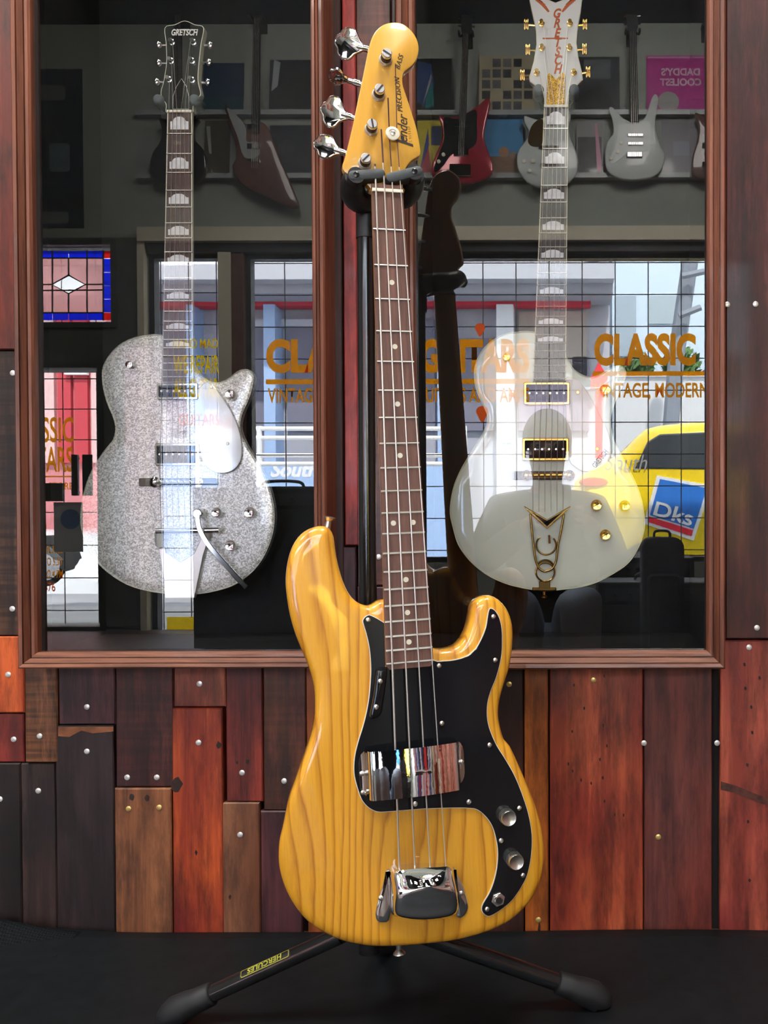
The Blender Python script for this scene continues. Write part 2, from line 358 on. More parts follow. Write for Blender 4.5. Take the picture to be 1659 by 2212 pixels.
(lo, li, lr, lor, _, _), (ro, ri, rr_, ror, _, _) = CASES
ctop = CTOP + .035
for a, b, c, d in ((XL, 0, lo + .01, CEIL), (ror - .01, 0, XR, CEIL), (lor - .01, zb, ro + .01, ctop), (lo + .01, 0, ror - .01, zb + .01), (lo + .01, ctop - .01, ror - .01, CEIL)):
    back.box((a, b, -.28), (c, d, -.046))
wall_back = back.build('wall_back', plain('backing_board', (.006, .004, .004), .9), smooth=0); wall_back.matrix_basis = WF
tag(wall_back, 'wall clad in upright reclaimed timber planks of mixed reds and browns', None, None, 'structure')

# planks: pixel rectangle on the wall face, dark colour, light colour, patch colour, saw marks
R1 = (srgb(88, 30, 18), srgb(150, 62, 38)); R2 = (srgb(70, 22, 18), srgb(124, 46, 36)); DK = (srgb(26, 17, 16), srgb(54, 38, 34))
MR = (srgb(50, 20, 15), srgb(96, 44, 34)); BR = (srgb(80, 48, 32), srgb(128, 82, 54)); OR = (srgb(128, 46, 16), srgb(192, 88, 38)); PU = (srgb(44, 20, 24), srgb(80, 40, 44))
planks = [
 (-140, -260, 30, 755, R1, srgb(96, 38, 24), 0), (-140, 757, 42, 1373, (srgb(40, 26, 18), srgb(84, 56, 38)), srgb(34, 20, 14), .7),
 (-140, 1375, 52, 1540, OR, srgb(150, 60, 30), 0), (-140, 1542, 51, 1647, R2, srgb(120, 40, 34), 0), (-140, 1649, 45, 2045, DK, srgb(20, 14, 14), .3),
 (54, 1440, 124, 1647, BR, srgb(90, 56, 30), .6), (46, 1649, 121, 2045, DK, srgb(22, 16, 18), 0),
 (126, 1440, 248, 1565, PU, srgb(34, 20, 28), 0), (122, 1568, 247, 2045, (srgb(26, 18, 20), srgb(48, 34, 36)), srgb(20, 15, 18), 0),
 (250, 1440, 374, 1700, MR, srgb(60, 28, 30), .35), (248, 1703, 371, 2045, BR, srgb(118, 72, 44), 0),
 (376, 1440, 486, 1527, (srgb(110, 54, 36), srgb(150, 84, 58)), srgb(120, 52, 40), 0), (373, 1530, 482, 2045, OR, srgb(108, 30, 24), 0),
 (488, 1440, 567, 1732, R2, srgb(62, 22, 22), 0), (479, 1734, 562, 2045, (srgb(78, 48, 36), srgb(122, 82, 58)), srgb(96, 56, 36), 0),
 (569, 1440, 661, 1750, MR, srgb(92, 54, 26), .25), (564, 1752, 652, 2045, PU, srgb(44, 24, 34), 0),
 (663, 1440, 760, 2045, (srgb(110, 52, 22), srgb(160, 84, 34)), srgb(120, 60, 26), 0), (762, 1440, 900, 2045, MR, srgb(60, 28, 26), 0),
 (902, 1440, 1015, 2045, R2, srgb(76, 30, 24), 0), (1017, 1440, 1131, 2048, (srgb(38, 18, 16), srgb(66, 34, 28)), srgb(46, 20, 18), 0),
 (1134, 1440, 1185, 2048, (srgb(140, 74, 22), srgb(178, 104, 40)), srgb(160, 82, 28), 0),
 (1188, 1440, 1388, 2050, (srgb(124, 52, 30), srgb(172, 84, 52)), srgb(130, 46, 34), 0),
 (1391, 1440, 1539, 2052, (srgb(58, 28, 28), srgb(98, 50, 46)), srgb(112, 46, 38), 0),
 (1556, 1383, 1790, 2056, (srgb(120, 50, 38), srgb(176, 90, 66)), srgb(130, 52, 48), 0),
 (1569, -260, 1665, 1380, (srgb(50, 20, 22), srgb(80, 34, 34)), srgb(58, 26, 24), 0), (1668, -260, 1790, 1380, R2, srgb(60, 24, 24), 0),
 (741, -260, 770, 1178, (srgb(128, 36, 32), srgb(166, 56, 48)), srgb(110, 30, 30), 0), (741, 1181, 770, 1448, (srgb(40, 20, 26), srgb(66, 34, 38)), None, 0),
 (772, -260, 846, 1265, (srgb(66, 34, 26), srgb(112, 64, 48)), srgb(60, 30, 28), .3), (772, 1268, 856, 1448, PU, None, 0),
 (848, -260, 858, 1265, DK, None, 0), (712, -260, 739, 1448, (srgb(30, 14, 12), srgb(52, 24, 20)), None, 0),
]
screws = [(18, 1457), (30, 1597), (86, 1590), (83, 1708), (0, 1726), (188, 1527), (188, 1623), (275, 1679), (339, 1679), (278, 1747, 1), (344, 1744, 1), (431, 1477),
 (429, 1604), (523, 1669), (519, 1803), (614, 1687), (1282, 1469, 1), (1100, 1478, 1), (1391, 1605), (1549, 1605), (1422, 1808, 1), (1163, 1987, 1), (1610, 2024),
 (1632, 657), (1635, 1356), (1618, 1398), (1571, 658), (818, 1203), (27, 1315), (28, 806)]
scm = MB().lathe([(.0046, 0), (.0046, .0012), (.0030, .0019)], n=12)
sl = .0023
scm.box((-sl, -.0005, .0018), (sl, .0005, .0021)); scm.box((-.0005, -sl, .0018), (.0005, sl, .0021))
cross_m = plain('screw_slot', (.06, .06, .06), .5)
screw_mesh = {}
def plank(x0, z0, x1, z1, cols, c3, saw, wz):
    br = lambda c_: tuple(min(1, x * 1.35) for x in c_[:3])
    cols = (br(cols[0]), br(cols[1])); c3 = br(c3) if c3 else None
    m = wood('plank_stain', cols[0], cols[1], axis=1, stretch=.05, scale=22, rough=.5, saw=saw, patch=.9, c3=c3, bump=.5, coat=.1, worn=.55, wornc=tuple(min(1, x * 1.7 + .02) for x in cols[1][:3]), lo=.40, hi=.60, bands=(5.0 if x1 - x0 > .12 else 0), dist=6.0)
    j = lambda: random.uniform(-.0006, .0006)
    b = MB(); ch = .0018
    c = [(x0 + j(), z0), (x1 + j(), z0), (x1 + j(), z1), (x0 + j(), z1)]
    b.slab(c, [(ch, wz), (0, wz - ch), (0, wz - .016)], sq=True)
    return b.build('plank', m, wall_back, smooth=0)
recs = []; EDGE_L = at_y(-140, 1100, .03).x; EDGE_R = at_y(1790, 1100, .03).x
for (x0, y0, x1, y1, cols, c3, saw) in planks:
    wz = -.03 + random.uniform(-.004, .004)
    a = at_y((x0 + x1) / 2, y1, -wz); zlo = max(a.z, .0); zhi = at_y((x0 + x1) / 2, y0, -wz).z
    if y0 < 0: zhi = ctop + .02
    ym = min(max((y0 + y1) / 2, 0), 2212)
    xa, xb = at_y(x0, ym, -wz).x, at_y(x1, ym, -wz).x
    if x0 == -140: xa = EDGE_L
    if x1 == 1790: xb = EDGE_R
    o = plank(xa, zlo, xb, zhi, cols, c3, saw, wz); recs.append((o, x0, y0, x1, y1, wz))
for s in screws:
    k = 'brass_screw' if len(s) > 2 else 'screw'
    for o, x0, y0, x1, y1, wz in recs:
        if x0 - 3 <= s[0] <= x1 + 3 and y0 <= s[1] <= y1: break
    p = at_y(s[0], s[1], -wz)
    if k not in screw_mesh:
        so = scm.build('screw', MT[k], o); screw_mesh[k] = so.data
    else:
        so = bpy.data.objects.new('screw', screw_mesh[k]); COL.objects.link(so); so.parent = o
    so.location = (p.x, p.z, wz - .0002); so.rotation_euler = (0, 0, random.uniform(0, 1.5))
# planks beyond the frame of the photograph
def fill(x0, x1, z0, z1):
    x = x0
    while x < x1 - .03:
        wd = min(random.uniform(.08, .14), x1 - x); z = z0
        while z < z1 - .05:
            h = min(random.uniform(.4, 1.1), z1 - z)
            if z1 - z - h < .15: h = z1 - z
            cols = random.choice((R1, R2, DK, MR, BR, PU, OR))
            plank(x + .0008, z + .0008, x + wd - .0008, z + h - .0008, cols, random.choice((None, MR[0], R2[0])), random.choice((0, 0, .4)), -.03 + random.uniform(-.004, .004)); z += h
        x += wd
fill(-1.9, EDGE_L, 0, 2.3); fill(EDGE_R, 1.3, 0, 2.3); fill(EDGE_L, EDGE_R, ctop + .021, 2.3)

# knots, nail holes and the crack in the planks
knot_m = plain('knot', (.03, .012, .008), .6, noise=.5, scale=200)
def mark(px, py, rx, rz, name='knot', m=knot_m):
    for o, x0, y0, x1, y1, wz in recs:
        if x0 <= px <= x1 and y0 <= py <= y1: break
    p = at_y(px, py, -wz)
    pts = [(p.x + rx * (1 + random.uniform(-.25, .25)) * math.cos(a), p.z + rz * (1 + random.uniform(-.25, .25)) * math.sin(a)) for a in [i * math.pi / 5 for i in range(10)]]
    MB().slab(pts, [(0, wz + .0004), (0, wz - .001)]).build(name, m, o, smooth=0)
for x, y in ((1240, 1480), (1262, 1530), (1236, 1580), (1228, 1650), (1255, 1685), (1277, 1692), (1302, 1680), (1296, 1640), (1311, 1611), (1303, 1567), (1237, 1665), (1306, 1731), (1328, 1760), (1347, 1761), (1305, 1460)):
    mark(x, y, .0014, .0028, 'nail_hole')
for x, y in ((1608, 1435), (1610, 1487), (1623, 1527), (1625, 1582), (1614, 1652), (1616, 1775), (1619, 1902), (1641, 1464)): mark(x, y, .0022, .0030, 'nail_hole')
mark(473, 1609, .004, .006); mark(285, 1722, .004, .006); mark(318, 1724, .0038, .0055); mark(382, 1693, .009, .012); mark(512, 1647, .0025, .003); mark(535, 1645, .0035, .0045)
mark(1165, 2008, .0022, .010, 'slot_hole'); mark(623, 1660, .005, .006); mark(497, 1938, .002, .004); mark(424, 1842, .002, .004)
for o, x0, y0, x1, y1, wz in recs:
    if x0 == 1556:
        pt = [at_y(a, b, -wz) for a, b in ((1557, 1688), (1590, 1697), (1625, 1712), (1662, 1726), (1700, 1742), (1700, 1750), (1655, 1738), (1620, 1726), (1585, 1712), (1557, 1706))]
        MB().slab([(p.x, p.z) for p in pt], [(0, wz + .0005), (0, wz - .001)]).build('crack', plain('crack_wood', (.10, .03, .022), .7, noise=.6, scale=80), o, smooth=0)
    if x0 == 122:
        pt = [at_y(a, b, -wz) for a, b in ((126, 1570), (245, 1570), (245, 1580), (200, 1584), (176, 1578), (150, 1592), (126, 1590))]
        MB().slab([(p.x, p.z) for p in pt], [(0, wz + .0004), (0, wz - .001)]).build('worn_edge', plain('worn_wood', srgb(150, 92, 60), .7, noise=.5, scale=60), o, smooth=0)

# ------------------------------------------------------------------ display cabinets
PROF = [(0, .002), (0, .014), (.004, .018), (.010, .019), (.0105, .016), (.0125, .016), (.013, .020), (.021, .0275), (.0215, .025), (.0235, .025), (.024, .0285), (.031, .030), (.0345, .0275), (.036, .022), (.036, -.034)]
def cabinet(x0, xi, xj, x1, z0, zi, label):
    c = thing('display_cabinet', front_frame(((xi + xj) / 2, 0, zi)), label, 'display cabinet', 'glazed wall cabinets')
    hw = (xj - xi) / 2; H = CTOP - zi
    fw = ((xi - x0) + (x1 - xj)) / 2 / .036
    inner = [(-hw, 0), (hw, 0), (hw, H), (-hw, H)]; dirs = [(-1, -1), (1, -1), (1, 1), (-1, 1)]
    for k, nm, m in ((0, 'bottom_rail', 'frame_wood_h'), (1, 'frame_stile', 'frame_wood'), (2, 'top_rail', 'frame_wood_h'), (3, 'frame_stile', 'frame_wood')):
        a, b = k, (k + 1) % 4; vs = []; n = len(PROF)
        for e in (a, b):
            for t, h in PROF: vs.append((inner[e][0] + dirs[e][0] * t * fw, inner[e][1] + dirs[e][1] * t * fw, h))
        fs = [(i, i + 1, n + i + 1, n + i) for i in range(n - 1)] + [(n - 1, 0, n, 2 * n - 1), tuple(range(n)), tuple(reversed(range(n, 2 * n)))]
        mm = MT['frame_local_h'] if 'rail' in nm else MT['frame_local']
        MB().add(vs, fs).build(nm, mm, c, smooth=25)
    MB().add([(-hw - .003, -.003, 0), (hw + .003, -.003, 0), (hw + .003, H + .003, 0), (-hw - .003, H + .003, 0)], [(0, 1, 2, 3)]).build('glass_pane', MT['glass'], c, smooth=0)
    D = .215
    MB().box((-hw - .015, -.012, -D - .01), (hw + .015, H + .012, -D)).build('back_panel', MT['velvet'], c, smooth=0)
    for s in (-1, 1):
        MB().box((s * (hw + .004), -.012, -D), (s * (hw + .015), H + .012, -.036)).build('side_panel', MT['velvet'], c, smooth=0)
    for nm, a in (('floor_panel', -.012), ('roof_panel', H + .003)):
        MB().box((-hw - .015, a, -D), (hw + .015, a + .010, -.036)).build(nm, MT['velvet'], c, smooth=0)
    return c
MT['frame_local'] = wood('stained_pine_stile', srgb(70, 34, 22), srgb(140, 82, 58), axis=1, stretch=.04, scale=45, rough=.5, coat=.12, bump=.3)
MT['frame_local_h'] = wood('stained_pine_rail', srgb(84, 46, 32), srgb(160, 104, 78), axis=0, stretch=.04, scale=45, rough=.5, coat=.12, bump=.3)
for cs, lb in zip(CASES, ('brown timber framed glass cabinet holding the silver sparkle guitar', 'brown timber framed glass cabinet holding the white guitar with gold hardware')):
    cabinet(*cs, lb)

# ------------------------------------------------------------------ black cover on the floor
cv = MB(); nx, ny = 90, 40; x0, x1, y0, y1 = -1.35, .9, -.95, .022
for j in range(ny + 1):
    for i in range(nx + 1):
        x = x0 + (x1 - x0) * i / nx; t = j / ny; y = y0 + (y1 - y0) * t
        z = .004 + .0012 * math.sin(x * 9 + y * 4) * math.sin(y * 11 + 1)
        e = max(0, (t - .86) / .14); z += .003 * e * e * (1 + .5 * math.sin(x * 5 + 1)) + .010 * math.exp(-((x + .86) / .10) ** 2) * e
        cv.v.append((x, y, max(z, .002)))
for j in range(ny):
    for i in range(nx): a = j * (nx + 1) + i; cv.f.append((a, a + 1, a + nx + 2, a + nx + 1))
cover_m = plain('black_vinyl', (.0045, .0068, .0085), .55, spec=.25, noise=.3, scale=40, bump=.25)
co = cv.build('black_floor_cover', cover_m, smooth=60)
so = co.modifiers.new('s', 'SOLIDIFY'); so.thickness = .0035; so.offset = -1
tag(co, 'black vinyl cover spread over the floor along the plank wall', 'floor cover')
# strip of woven black speaker cloth curling up at its left corner
mesh_m, nt, b = newmat('woven_mesh'); tc = N(nt, 'ShaderNodeTexCoord'); ck = N(nt, 'ShaderNodeTexChecker', i_Scale=330.0); mpp = N(nt, 'ShaderNodeMapping'); mpp.inputs['Rotation'].default_value = (0, 0, .78)
nt.links.new(tc.outputs['Object'], mpp.inputs[0]); nt.links.new(mpp.outputs[0], ck.inputs[0]); ck.inputs[1].default_value = (.011, .013, .015, 1); ck.inputs[2].default_value = (.003, .004, .005, 1); b.inputs['Specular IOR Level'].default_value = .1
nt.links.new(ck.outputs[0], b.inputs['Base Color']); b.inputs['Roughness'].default_value = .8
cm = MB(); a, b2 = at_y(-90, 2010, -.02), at_y(150, 2040, -.02)
for i in range(21):
    for j in range(9):
        t, s = i / 20, j / 8; x = a.x + (b2.x - a.x) * t
        hgt = .040 * (1 - t) ** 1.3 + .006
        y = .015 - .075 * s; z = .004 + hgt * math.cos(s * 1.5) * .8 + .003
        cm.v.append((x, y, max(z * (1 - .7 * s), .0065)))
for i in range(20):
    for j in range(8): q = i * 9 + j; cm.f.append((q, q + 1, q + 10, q + 9))
mo = cm.build('mesh_cloth', mesh_m, smooth=60); tag(mo, 'woven black mesh cloth bunched against the wall in the lower corner', 'cloth')
so = mo.modifiers.new('s', 'SOLIDIFY'); so.thickness = .002

# upright boards invented for the right wall, unseen, to mirror in the chrome covers
wr2 = bpy.data.objects['wall_right']; rb2 = random.Random(21); y = .02; bm_ = [wood('added_wall_board', a_, b_, axis=2, stretch=.05, scale=22, rough=.45, worn=.4, wornc=b_) for a_, b_ in ((srgb(110, 30, 26), srgb(160, 60, 46)), (srgb(190, 180, 160), srgb(220, 214, 196)), (srgb(120, 70, 50), srgb(170, 112, 84)), (srgb(60, 26, 22), srgb(100, 46, 38)), (srgb(150, 150, 146), srgb(190, 190, 186)), (srgb(170, 96, 80), srgb(206, 140, 120)))]
while y < DW - .1:
    wd = rb2.uniform(.07, .15); z = 0
    while z < 2.4:
        h = min(rb2.uniform(.5, 1.2), 2.42 - z); t = rb2.uniform(.014, .022)
        MB().box((XR - t, -y - wd + .002, z + .002), (XR - .0005, -y, z + h - .002)).build('plank', rb2.choice(bm_), wr2, smooth=0); z += h
    y += wd

# ------------------------------------------------------------------ bass guitar
def c1(x, y): return (560 + x * .39783, 1080 + y * .39789)      # readings taken in enlarged crops -> photo pixels
def c2(x, y): return (560 + x * .39783, 1560 + y * .39786)
def c4(x, y): return (640 + x * .21700, y * .21700)
YAW, LEAN = rad(17), rad(4.2)
wv = Vector((math.sin(YAW) * math.cos(LEAN), -math.cos(YAW) * math.cos(LEAN), math.sin(LEAN)))
P0 = at_y(900, 1700, -.335)
def onplane(px, py):
    d = ray(px, py); return CAM + d * ((P0 - CAM).dot(wv) / d.dot(wv))
vv = (onplane(836.5, 414) - onplane(886, 1443)).normalized(); uu = vv.cross(wv)
BM = frame(onplane(880, 2036), uu, vv, wv)
bass = thing('bass_guitar', BM, 'amber ash bass guitar with black pickguard hanging on the stand', 'bass guitar')
def bp(pts, w=0.0): return [uv(*p, BM, w) for p in pts]
def rounded_body(pts, thick, edge, contour=None, grid=.012):
    p = cr(pts, .006)
    if area(p) < 0: p = p[::-1]
    n = len(p); lv = [(edge, 0), (edge * .55, -.0009), (edge * .25, -.003), (edge * .06, -.0075), (0, -.013), (0, -thick + .013), (edge * .25, -thick + .004), (edge, -thick)]
    b = MB(); rings = []
    cf = contour or (lambda u, v: 0)
    for d, wz in lv:
        q = inset(p, d) if d else p; idx = []
        for x, y in q:
            k = max(0, 1 + wz / (thick * .7)); idx.append(len(b.v)); b.v.append((x, y, wz - cf(x, y) * k))
        rings.append(idx)
    for k in range(len(lv) - 1):
        for i in range(n):
            j = (i + 1) % n; b.f.append((rings[k][i], rings[k + 1][i], rings[k + 1][j], rings[k][j]))
    top = inset(p, edge); pts2 = [Vector(t) for t in top]
    xs = [t[0] for t in top]; ys = [t[1] for t in top]
    def inside(x, y):
        c = False
        for i in range(n):
            (ax, ay), (bx, by) = top[i - 1], top[i]
            if (ay > y) != (by > y) and x < (bx - ax) * (y - ay) / (by - ay) + ax: c = not c
        return c
    x = min(xs)
    while x < max(xs):
        y = min(ys)
        while y < max(ys):
            if inside(x, y) and min((x - t[0]) ** 2 + (y - t[1]) ** 2 for t in top) > (grid * .5) ** 2: pts2.append(Vector((x, y)))
            y += grid
        x += grid
    ov, oe, of, _, _, _ = delaunay_2d_cdt(pts2, [], [list(range(n))], 1, 1e-6)
    base = len(b.v)
    for i, t in enumerate(ov): b.v.append((t.x, t.y, -cf(t.x, t.y)))
    for f in of: b.f.append(tuple((rings[0][i] if i < n else base + i) for i in f))
    b.f.append(tuple(reversed(rings[-1])))
    return b
body_px = [c1(*p) for p in ((340, 142), (290, 150), (240, 175), (195, 225), (165, 290), (148, 370), (143, 450), (150, 530), (165, 620), (190, 710), (225, 800), (262, 890), (290, 980), (300, 1060), (300, 1150), (288, 1240), (262, 1330), (230, 1420), (195, 1520), (160, 1620))]
body_px += [c2(*p) for p in ((130, 560), (110, 650), (105, 740), (115, 820), (140, 900), (180, 980), (240, 1060), (310, 1115), (400, 1160), (500, 1187), (620, 1198), (760, 1196), (900, 1185), (1040, 1168), (1170, 1138), (1280, 1098), (1370, 1045), (1450, 965), (1505, 870), (1530, 770), (1535, 680), (1525, 580), (1500, 480), (1465, 380), (1410, 250), (1350, 120))]
body_px += [c1(*p) for p in ((1318, 1290), (1295, 1210), (1288, 1150), (1295, 1080), (1320, 990), (1345, 910), (1362, 810), (1367, 720), (1358, 650), (1330, 585), (1290, 540), (1240, 516), (1190, 525), (1155, 555), (1140, 600), (1130, 660), (1105, 730), (1060, 785), (1000, 805), (930, 800), (860, 760), (800, 690), (740, 590), (690, 545), (650, 540), (620, 558), (590, 572), (545, 562), (500, 528), (465, 470), (440, 400), (422, 330), (410, 260), (402, 200), (380, 158))]
body_pts = bp(body_px, -.02)
la, lb_ = uv(640, 1640, BM), uv(800, 2045, BM); lt = Vector((lb_[0] - la[0], lb_[1] - la[1])).normalized()
def contour(u, v):
    s = (u - la[0]) * lt.y - (v - la[1]) * lt.x
    s = max(0, s + .004); return .30 * s * s / (s + .012)
rounded_body(body_pts, .045, .012, contour).build('body', MT['ash'], bass, smooth=50)
pg_px = [c1(*p) for p in ((572, 635), (595, 622), (625, 633), (668, 658), (760, 720), (860, 800), (948, 868), (1000, 872), (1060, 866), (1120, 848), (1170, 810), (1205, 750), (1228, 690), (1238, 630), (1245, 597), (1256, 586), (1280, 598), (1305, 640), (1318, 700), (1320, 760), (1318, 830), (1305, 900), (1285, 970), (1260, 1030), (1245, 1080), (1238, 1130), (1240, 1190), (1255, 1250), (1290, 1330), (1340, 1410), (1390, 1500), (1430, 1600))]
pg_px += [c2(*p) for p in ((1458, 480), (1475, 560), (1482, 640), (1475, 740), (1455, 830), (1420, 900), (1370, 970), (1310, 1020), (1260, 1050), (1235, 1052), (1212, 1035), (1205, 1010), (1215, 980), (1250, 920), (1275, 850), (1290, 770), (1292, 690), (1280, 620), (1260, 560), (1225, 510), (1180, 475), (1130, 467), (1050, 466), (900, 471), (760, 482), (680, 488), (640, 487), (600, 470), (560, 430), (535, 370))]
pg_px += [c1(*p) for p in ((515, 1500), (512, 1440), (518, 1380), (535, 1310), (560, 1230), (580, 1150), (595, 1060), (603, 960), (603, 880), (595, 800), (580, 730), (565, 680), (560, 655))]
pg = cr(bp(pg_px, .001), .004)
if area(pg) < 0: pg = pg[::-1]
guard = MB().slab(inset(pg, .0009), [(.0004, .0028), (0, .0024), (0, .0012)]).build('pickguard', MT['black_gloss'], bass, smooth=30)
MB().slab(pg, [(0, .0013), (0, -.0004)]).build('white_ply_edge', MT['white_edge'], guard, smooth=0)
pgs = MB().lathe([(.0031, 0), (.0031, .0006), (.0024, .0014), (.001, .0019)], n=12); pgs.box((-.0018, -.0003, .0015), (.0018, .0003, .0021)); pgs.box((-.0003, -.0018, .0015), (.0003, .0018, .0021))
pgm = None
def pscrew(q, wz, parent):
    global pgm
    u, v = uv(*q, BM, wz)
    if pgm is None: o = pgs.build('screw', MT['nickel'], parent); pgm = o.data
    else: o = bpy.data.objects.new('screw', pgm); COL.objects.link(o); o.parent = parent
    o.location = (u, v, wz); o.rotation_euler = (0, 0, random.uniform(0, 1.5))
for q in [c1(*p) for p in ((591, 652), (1272, 634), (1282, 870), (976, 900), (992, 1213), (1251, 1331), (563, 1588), (847, 1650))] + [c2(*p) for p in ((1138, 433), (1413, 467), (1313, 643), (1432, 832), (1237, 1016))]:
    pscrew(q, .0028, guard)
# thumb rest
tr = cr(bp([c1(*p) for p in ((640, 918), (680, 912), (693, 925), (690, 970), (675, 1080), (662, 1155), (640, 1180), (608, 1188), (598, 1172), (605, 1130), (620, 1050), (630, 960))], .006), .003)
tro = MB().slab(tr, [(.0035, .0115), (.0012, .0105), (0, .008), (0, .0027)]).build('thumb_rest', MT['black_gloss'], bass)
for q in (c1(657, 985), c1(635, 1124)): pscrew(q, .0115, tro)
# neck, fingerboard
WF_ = .011
TL, TR, BL, BR = bp([(803, 414), (871, 416), (834, 1444), (937.5, 1444)], WF_)
def fbx(v, side):
    a, b = (TL, BL) if side < 0 else (TR, BR); t = (v - a[1]) / (b[1] - a[1]); return a[0] + (b[0] - a[0]) * t
v0 = (TL[1] + TR[1]) / 2; v1 = (BL[1] + BR[1]) / 2
fb_out = [(fbx(v0, -1), v0), (fbx(v1 + .006, -1), v1 + .006), (fbx(v1, -1) + .004, v1), (fbx(v1, 1) - .004, v1), (fbx(v1 + .006, 1), v1 + .006), (fbx(v0, 1), v0)]
fbo = MB().slab(fb_out, [(.0008, WF_), (0, WF_ - .001), (0, WF_ - .0055)]).build('fingerboard', MT['rosewood'], bass, smooth=25)
nk = MB(); prof = [(1.0, 0), (.985, -.004), (.9, -.010), (.68, -.015), (.35, -.018), (0, -.019), (-.35, -.018), (-.68, -.015), (-.9, -.010), (-.985, -.004), (-1.0, 0)]
for v in (v0 + .004, v0 - .10, v0 - .35, v1 + .16, v1 + .10, v1 + .004):
    cx = (fbx(v, -1) + fbx(v, 1)) / 2; hw = (fbx(v, 1) - fbx(v, -1)) / 2 + .0002
    for t, wz in prof: nk.v.append((cx + hw * t, v, WF_ - .0055 + wz * (1.15 if v < v0 - .2 else 1)))
m = len(prof)
for i in range(5):
    for k in range(m - 1): nk.f.append((i * m + k, i * m + k + 1, (i + 1) * m + k + 1, (i + 1) * m + k))
    nk.f.append((i * m + m - 1, i * m, (i + 1) * m, (i + 1) * m + m - 1))
nk.f += [tuple(range(m)), tuple(reversed(range(5 * m, 6 * m)))]
nk.build('neck', MT['maple'], bass)
hx = (fbx(v1, -1) + .005, fbx(v1, 1) - .005)
vf20 = uv(886, 1430, BM, WF_)[1]; SCALE = (v0 - vf20) / (1 - 2 ** (-20 / 12))
fv = [v0 - SCALE * (1 - 2 ** (-n / 12)) for n in range(21)]
MB().box((fbx(v0, -1) + .0005, v0 - .001, WF_ - .003), (fbx(v0, 1) - .0005, v0 + .0035, WF_ + .0032), .0006).build('nut', MT['ivory'], bass)
MB().box((fbx(v0, -1), v0 + .0036, WF_ - .0055), (fbx(v0, 1), v0 + .010, WF_ - .0002), .0006).build('fingerboard_end', MT['rosewood'], bass)
for n in range(1, 21):
    v = fv[n]; a, b = fbx(v, -1) + .0003, fbx(v, 1) - .0003
    MB().tube([(a, v, WF_ + .0002), (b, v, WF_ + .0002)], .0013, 6).build('fret', MT['nickel'], fbo)
def dot(u, v): MB().lathe([(.0033, 0), (.0033, .0004)], (u, v, WF_ - .0001), n=18).build('dot_inlay', MT['ivory'], fbo, smooth=0)
for n in (3, 5, 7, 9, 15, 17, 19):
    v = (fv[n] + fv[n - 1]) / 2; dot((fbx(v, -1) + fbx(v, 1)) / 2, v)
v = (fv[12] + fv[11]) / 2; a, b = fbx(v, -1), fbx(v, 1)
for t in (.27, .73): dot(a + (b - a) * t, v)
# headstock
WH = WF_ - .012
hs_px = [c4(*p) for p in ((1066, 1905), (1062, 1860), (1064, 1800), (1075, 1735), (1090, 1680), (1118, 1635), (1160, 1592), (1205, 1564), (1232, 1545), (1240, 1500), (1226, 1400), (1202, 1280), (1162, 1150), (1122, 1020), (1088, 920), (1064, 840), (1060, 770), (1075, 718), (1112, 685), (1165, 640), (1202, 580), (1221, 505), (1217, 430), (1185, 350), (1130, 282), (1062, 233), (980, 217), (890, 231), (820, 274), (762, 348), (722, 465), (690, 620), (657, 785), (622, 950), (590, 1105), (560, 1250), (530, 1375), (500, 1500), (475, 1590), (458, 1640), (464, 1685), (500, 1728), (575, 1758), (645, 1790), (700, 1832), (735, 1870), (748, 1905))]
hs = cr(bp(hs_px, WH), .004)
head = MB().slab(hs, [(.0022, WH), (.0006, WH - .0008), (0, WH - .0025), (0, WH - .0115), (.0025, WH - .014)]).build('headstock', MT['maple'], bass, smooth=35)
posts = [uv(*c4(*p), BM, WH) for p in ((888, 602), (818, 950), (745, 1295), (682, 1632))]
keys = [
 ((715, 490), (600, 462), [(690, 465), (665, 445), (640, 405), (615, 350), (590, 302), (545, 275), (490, 277), (452, 305), (438, 335), (405, 352), (382, 395), (382, 440), (405, 480), (410, 530), (440, 578), (490, 598), (540, 592), (575, 555), (620, 530), (665, 512)]),
 ((628, 832), (515, 800), None),
 ((550, 1165), (445, 1135), [(540, 1150), (520, 1138), (490, 1108), (470, 1060), (450, 1002), (415, 964), (365, 954), (322, 970), (295, 1012), (260, 1028), (234, 1070), (236, 1110), (258, 1150), (262, 1200), (290, 1248), (340, 1276), (390, 1263), (430, 1220), (480, 1202), (525, 1192)]),
 ((478, 1522), (375, 1490), [(462, 1500), (430, 1472), (400, 1430), (380, 1387), (340, 1352), (280, 1340), (225, 1352), (200, 1385), (172, 1407), (164, 1440), (175, 1480), (205, 1502), (217, 1545), (260, 1578), (320, 1583), (365, 1560), (400, 1546), (460, 1540)])]
slot_m = plain('dark_slot', (.015, .012, .02), .5)
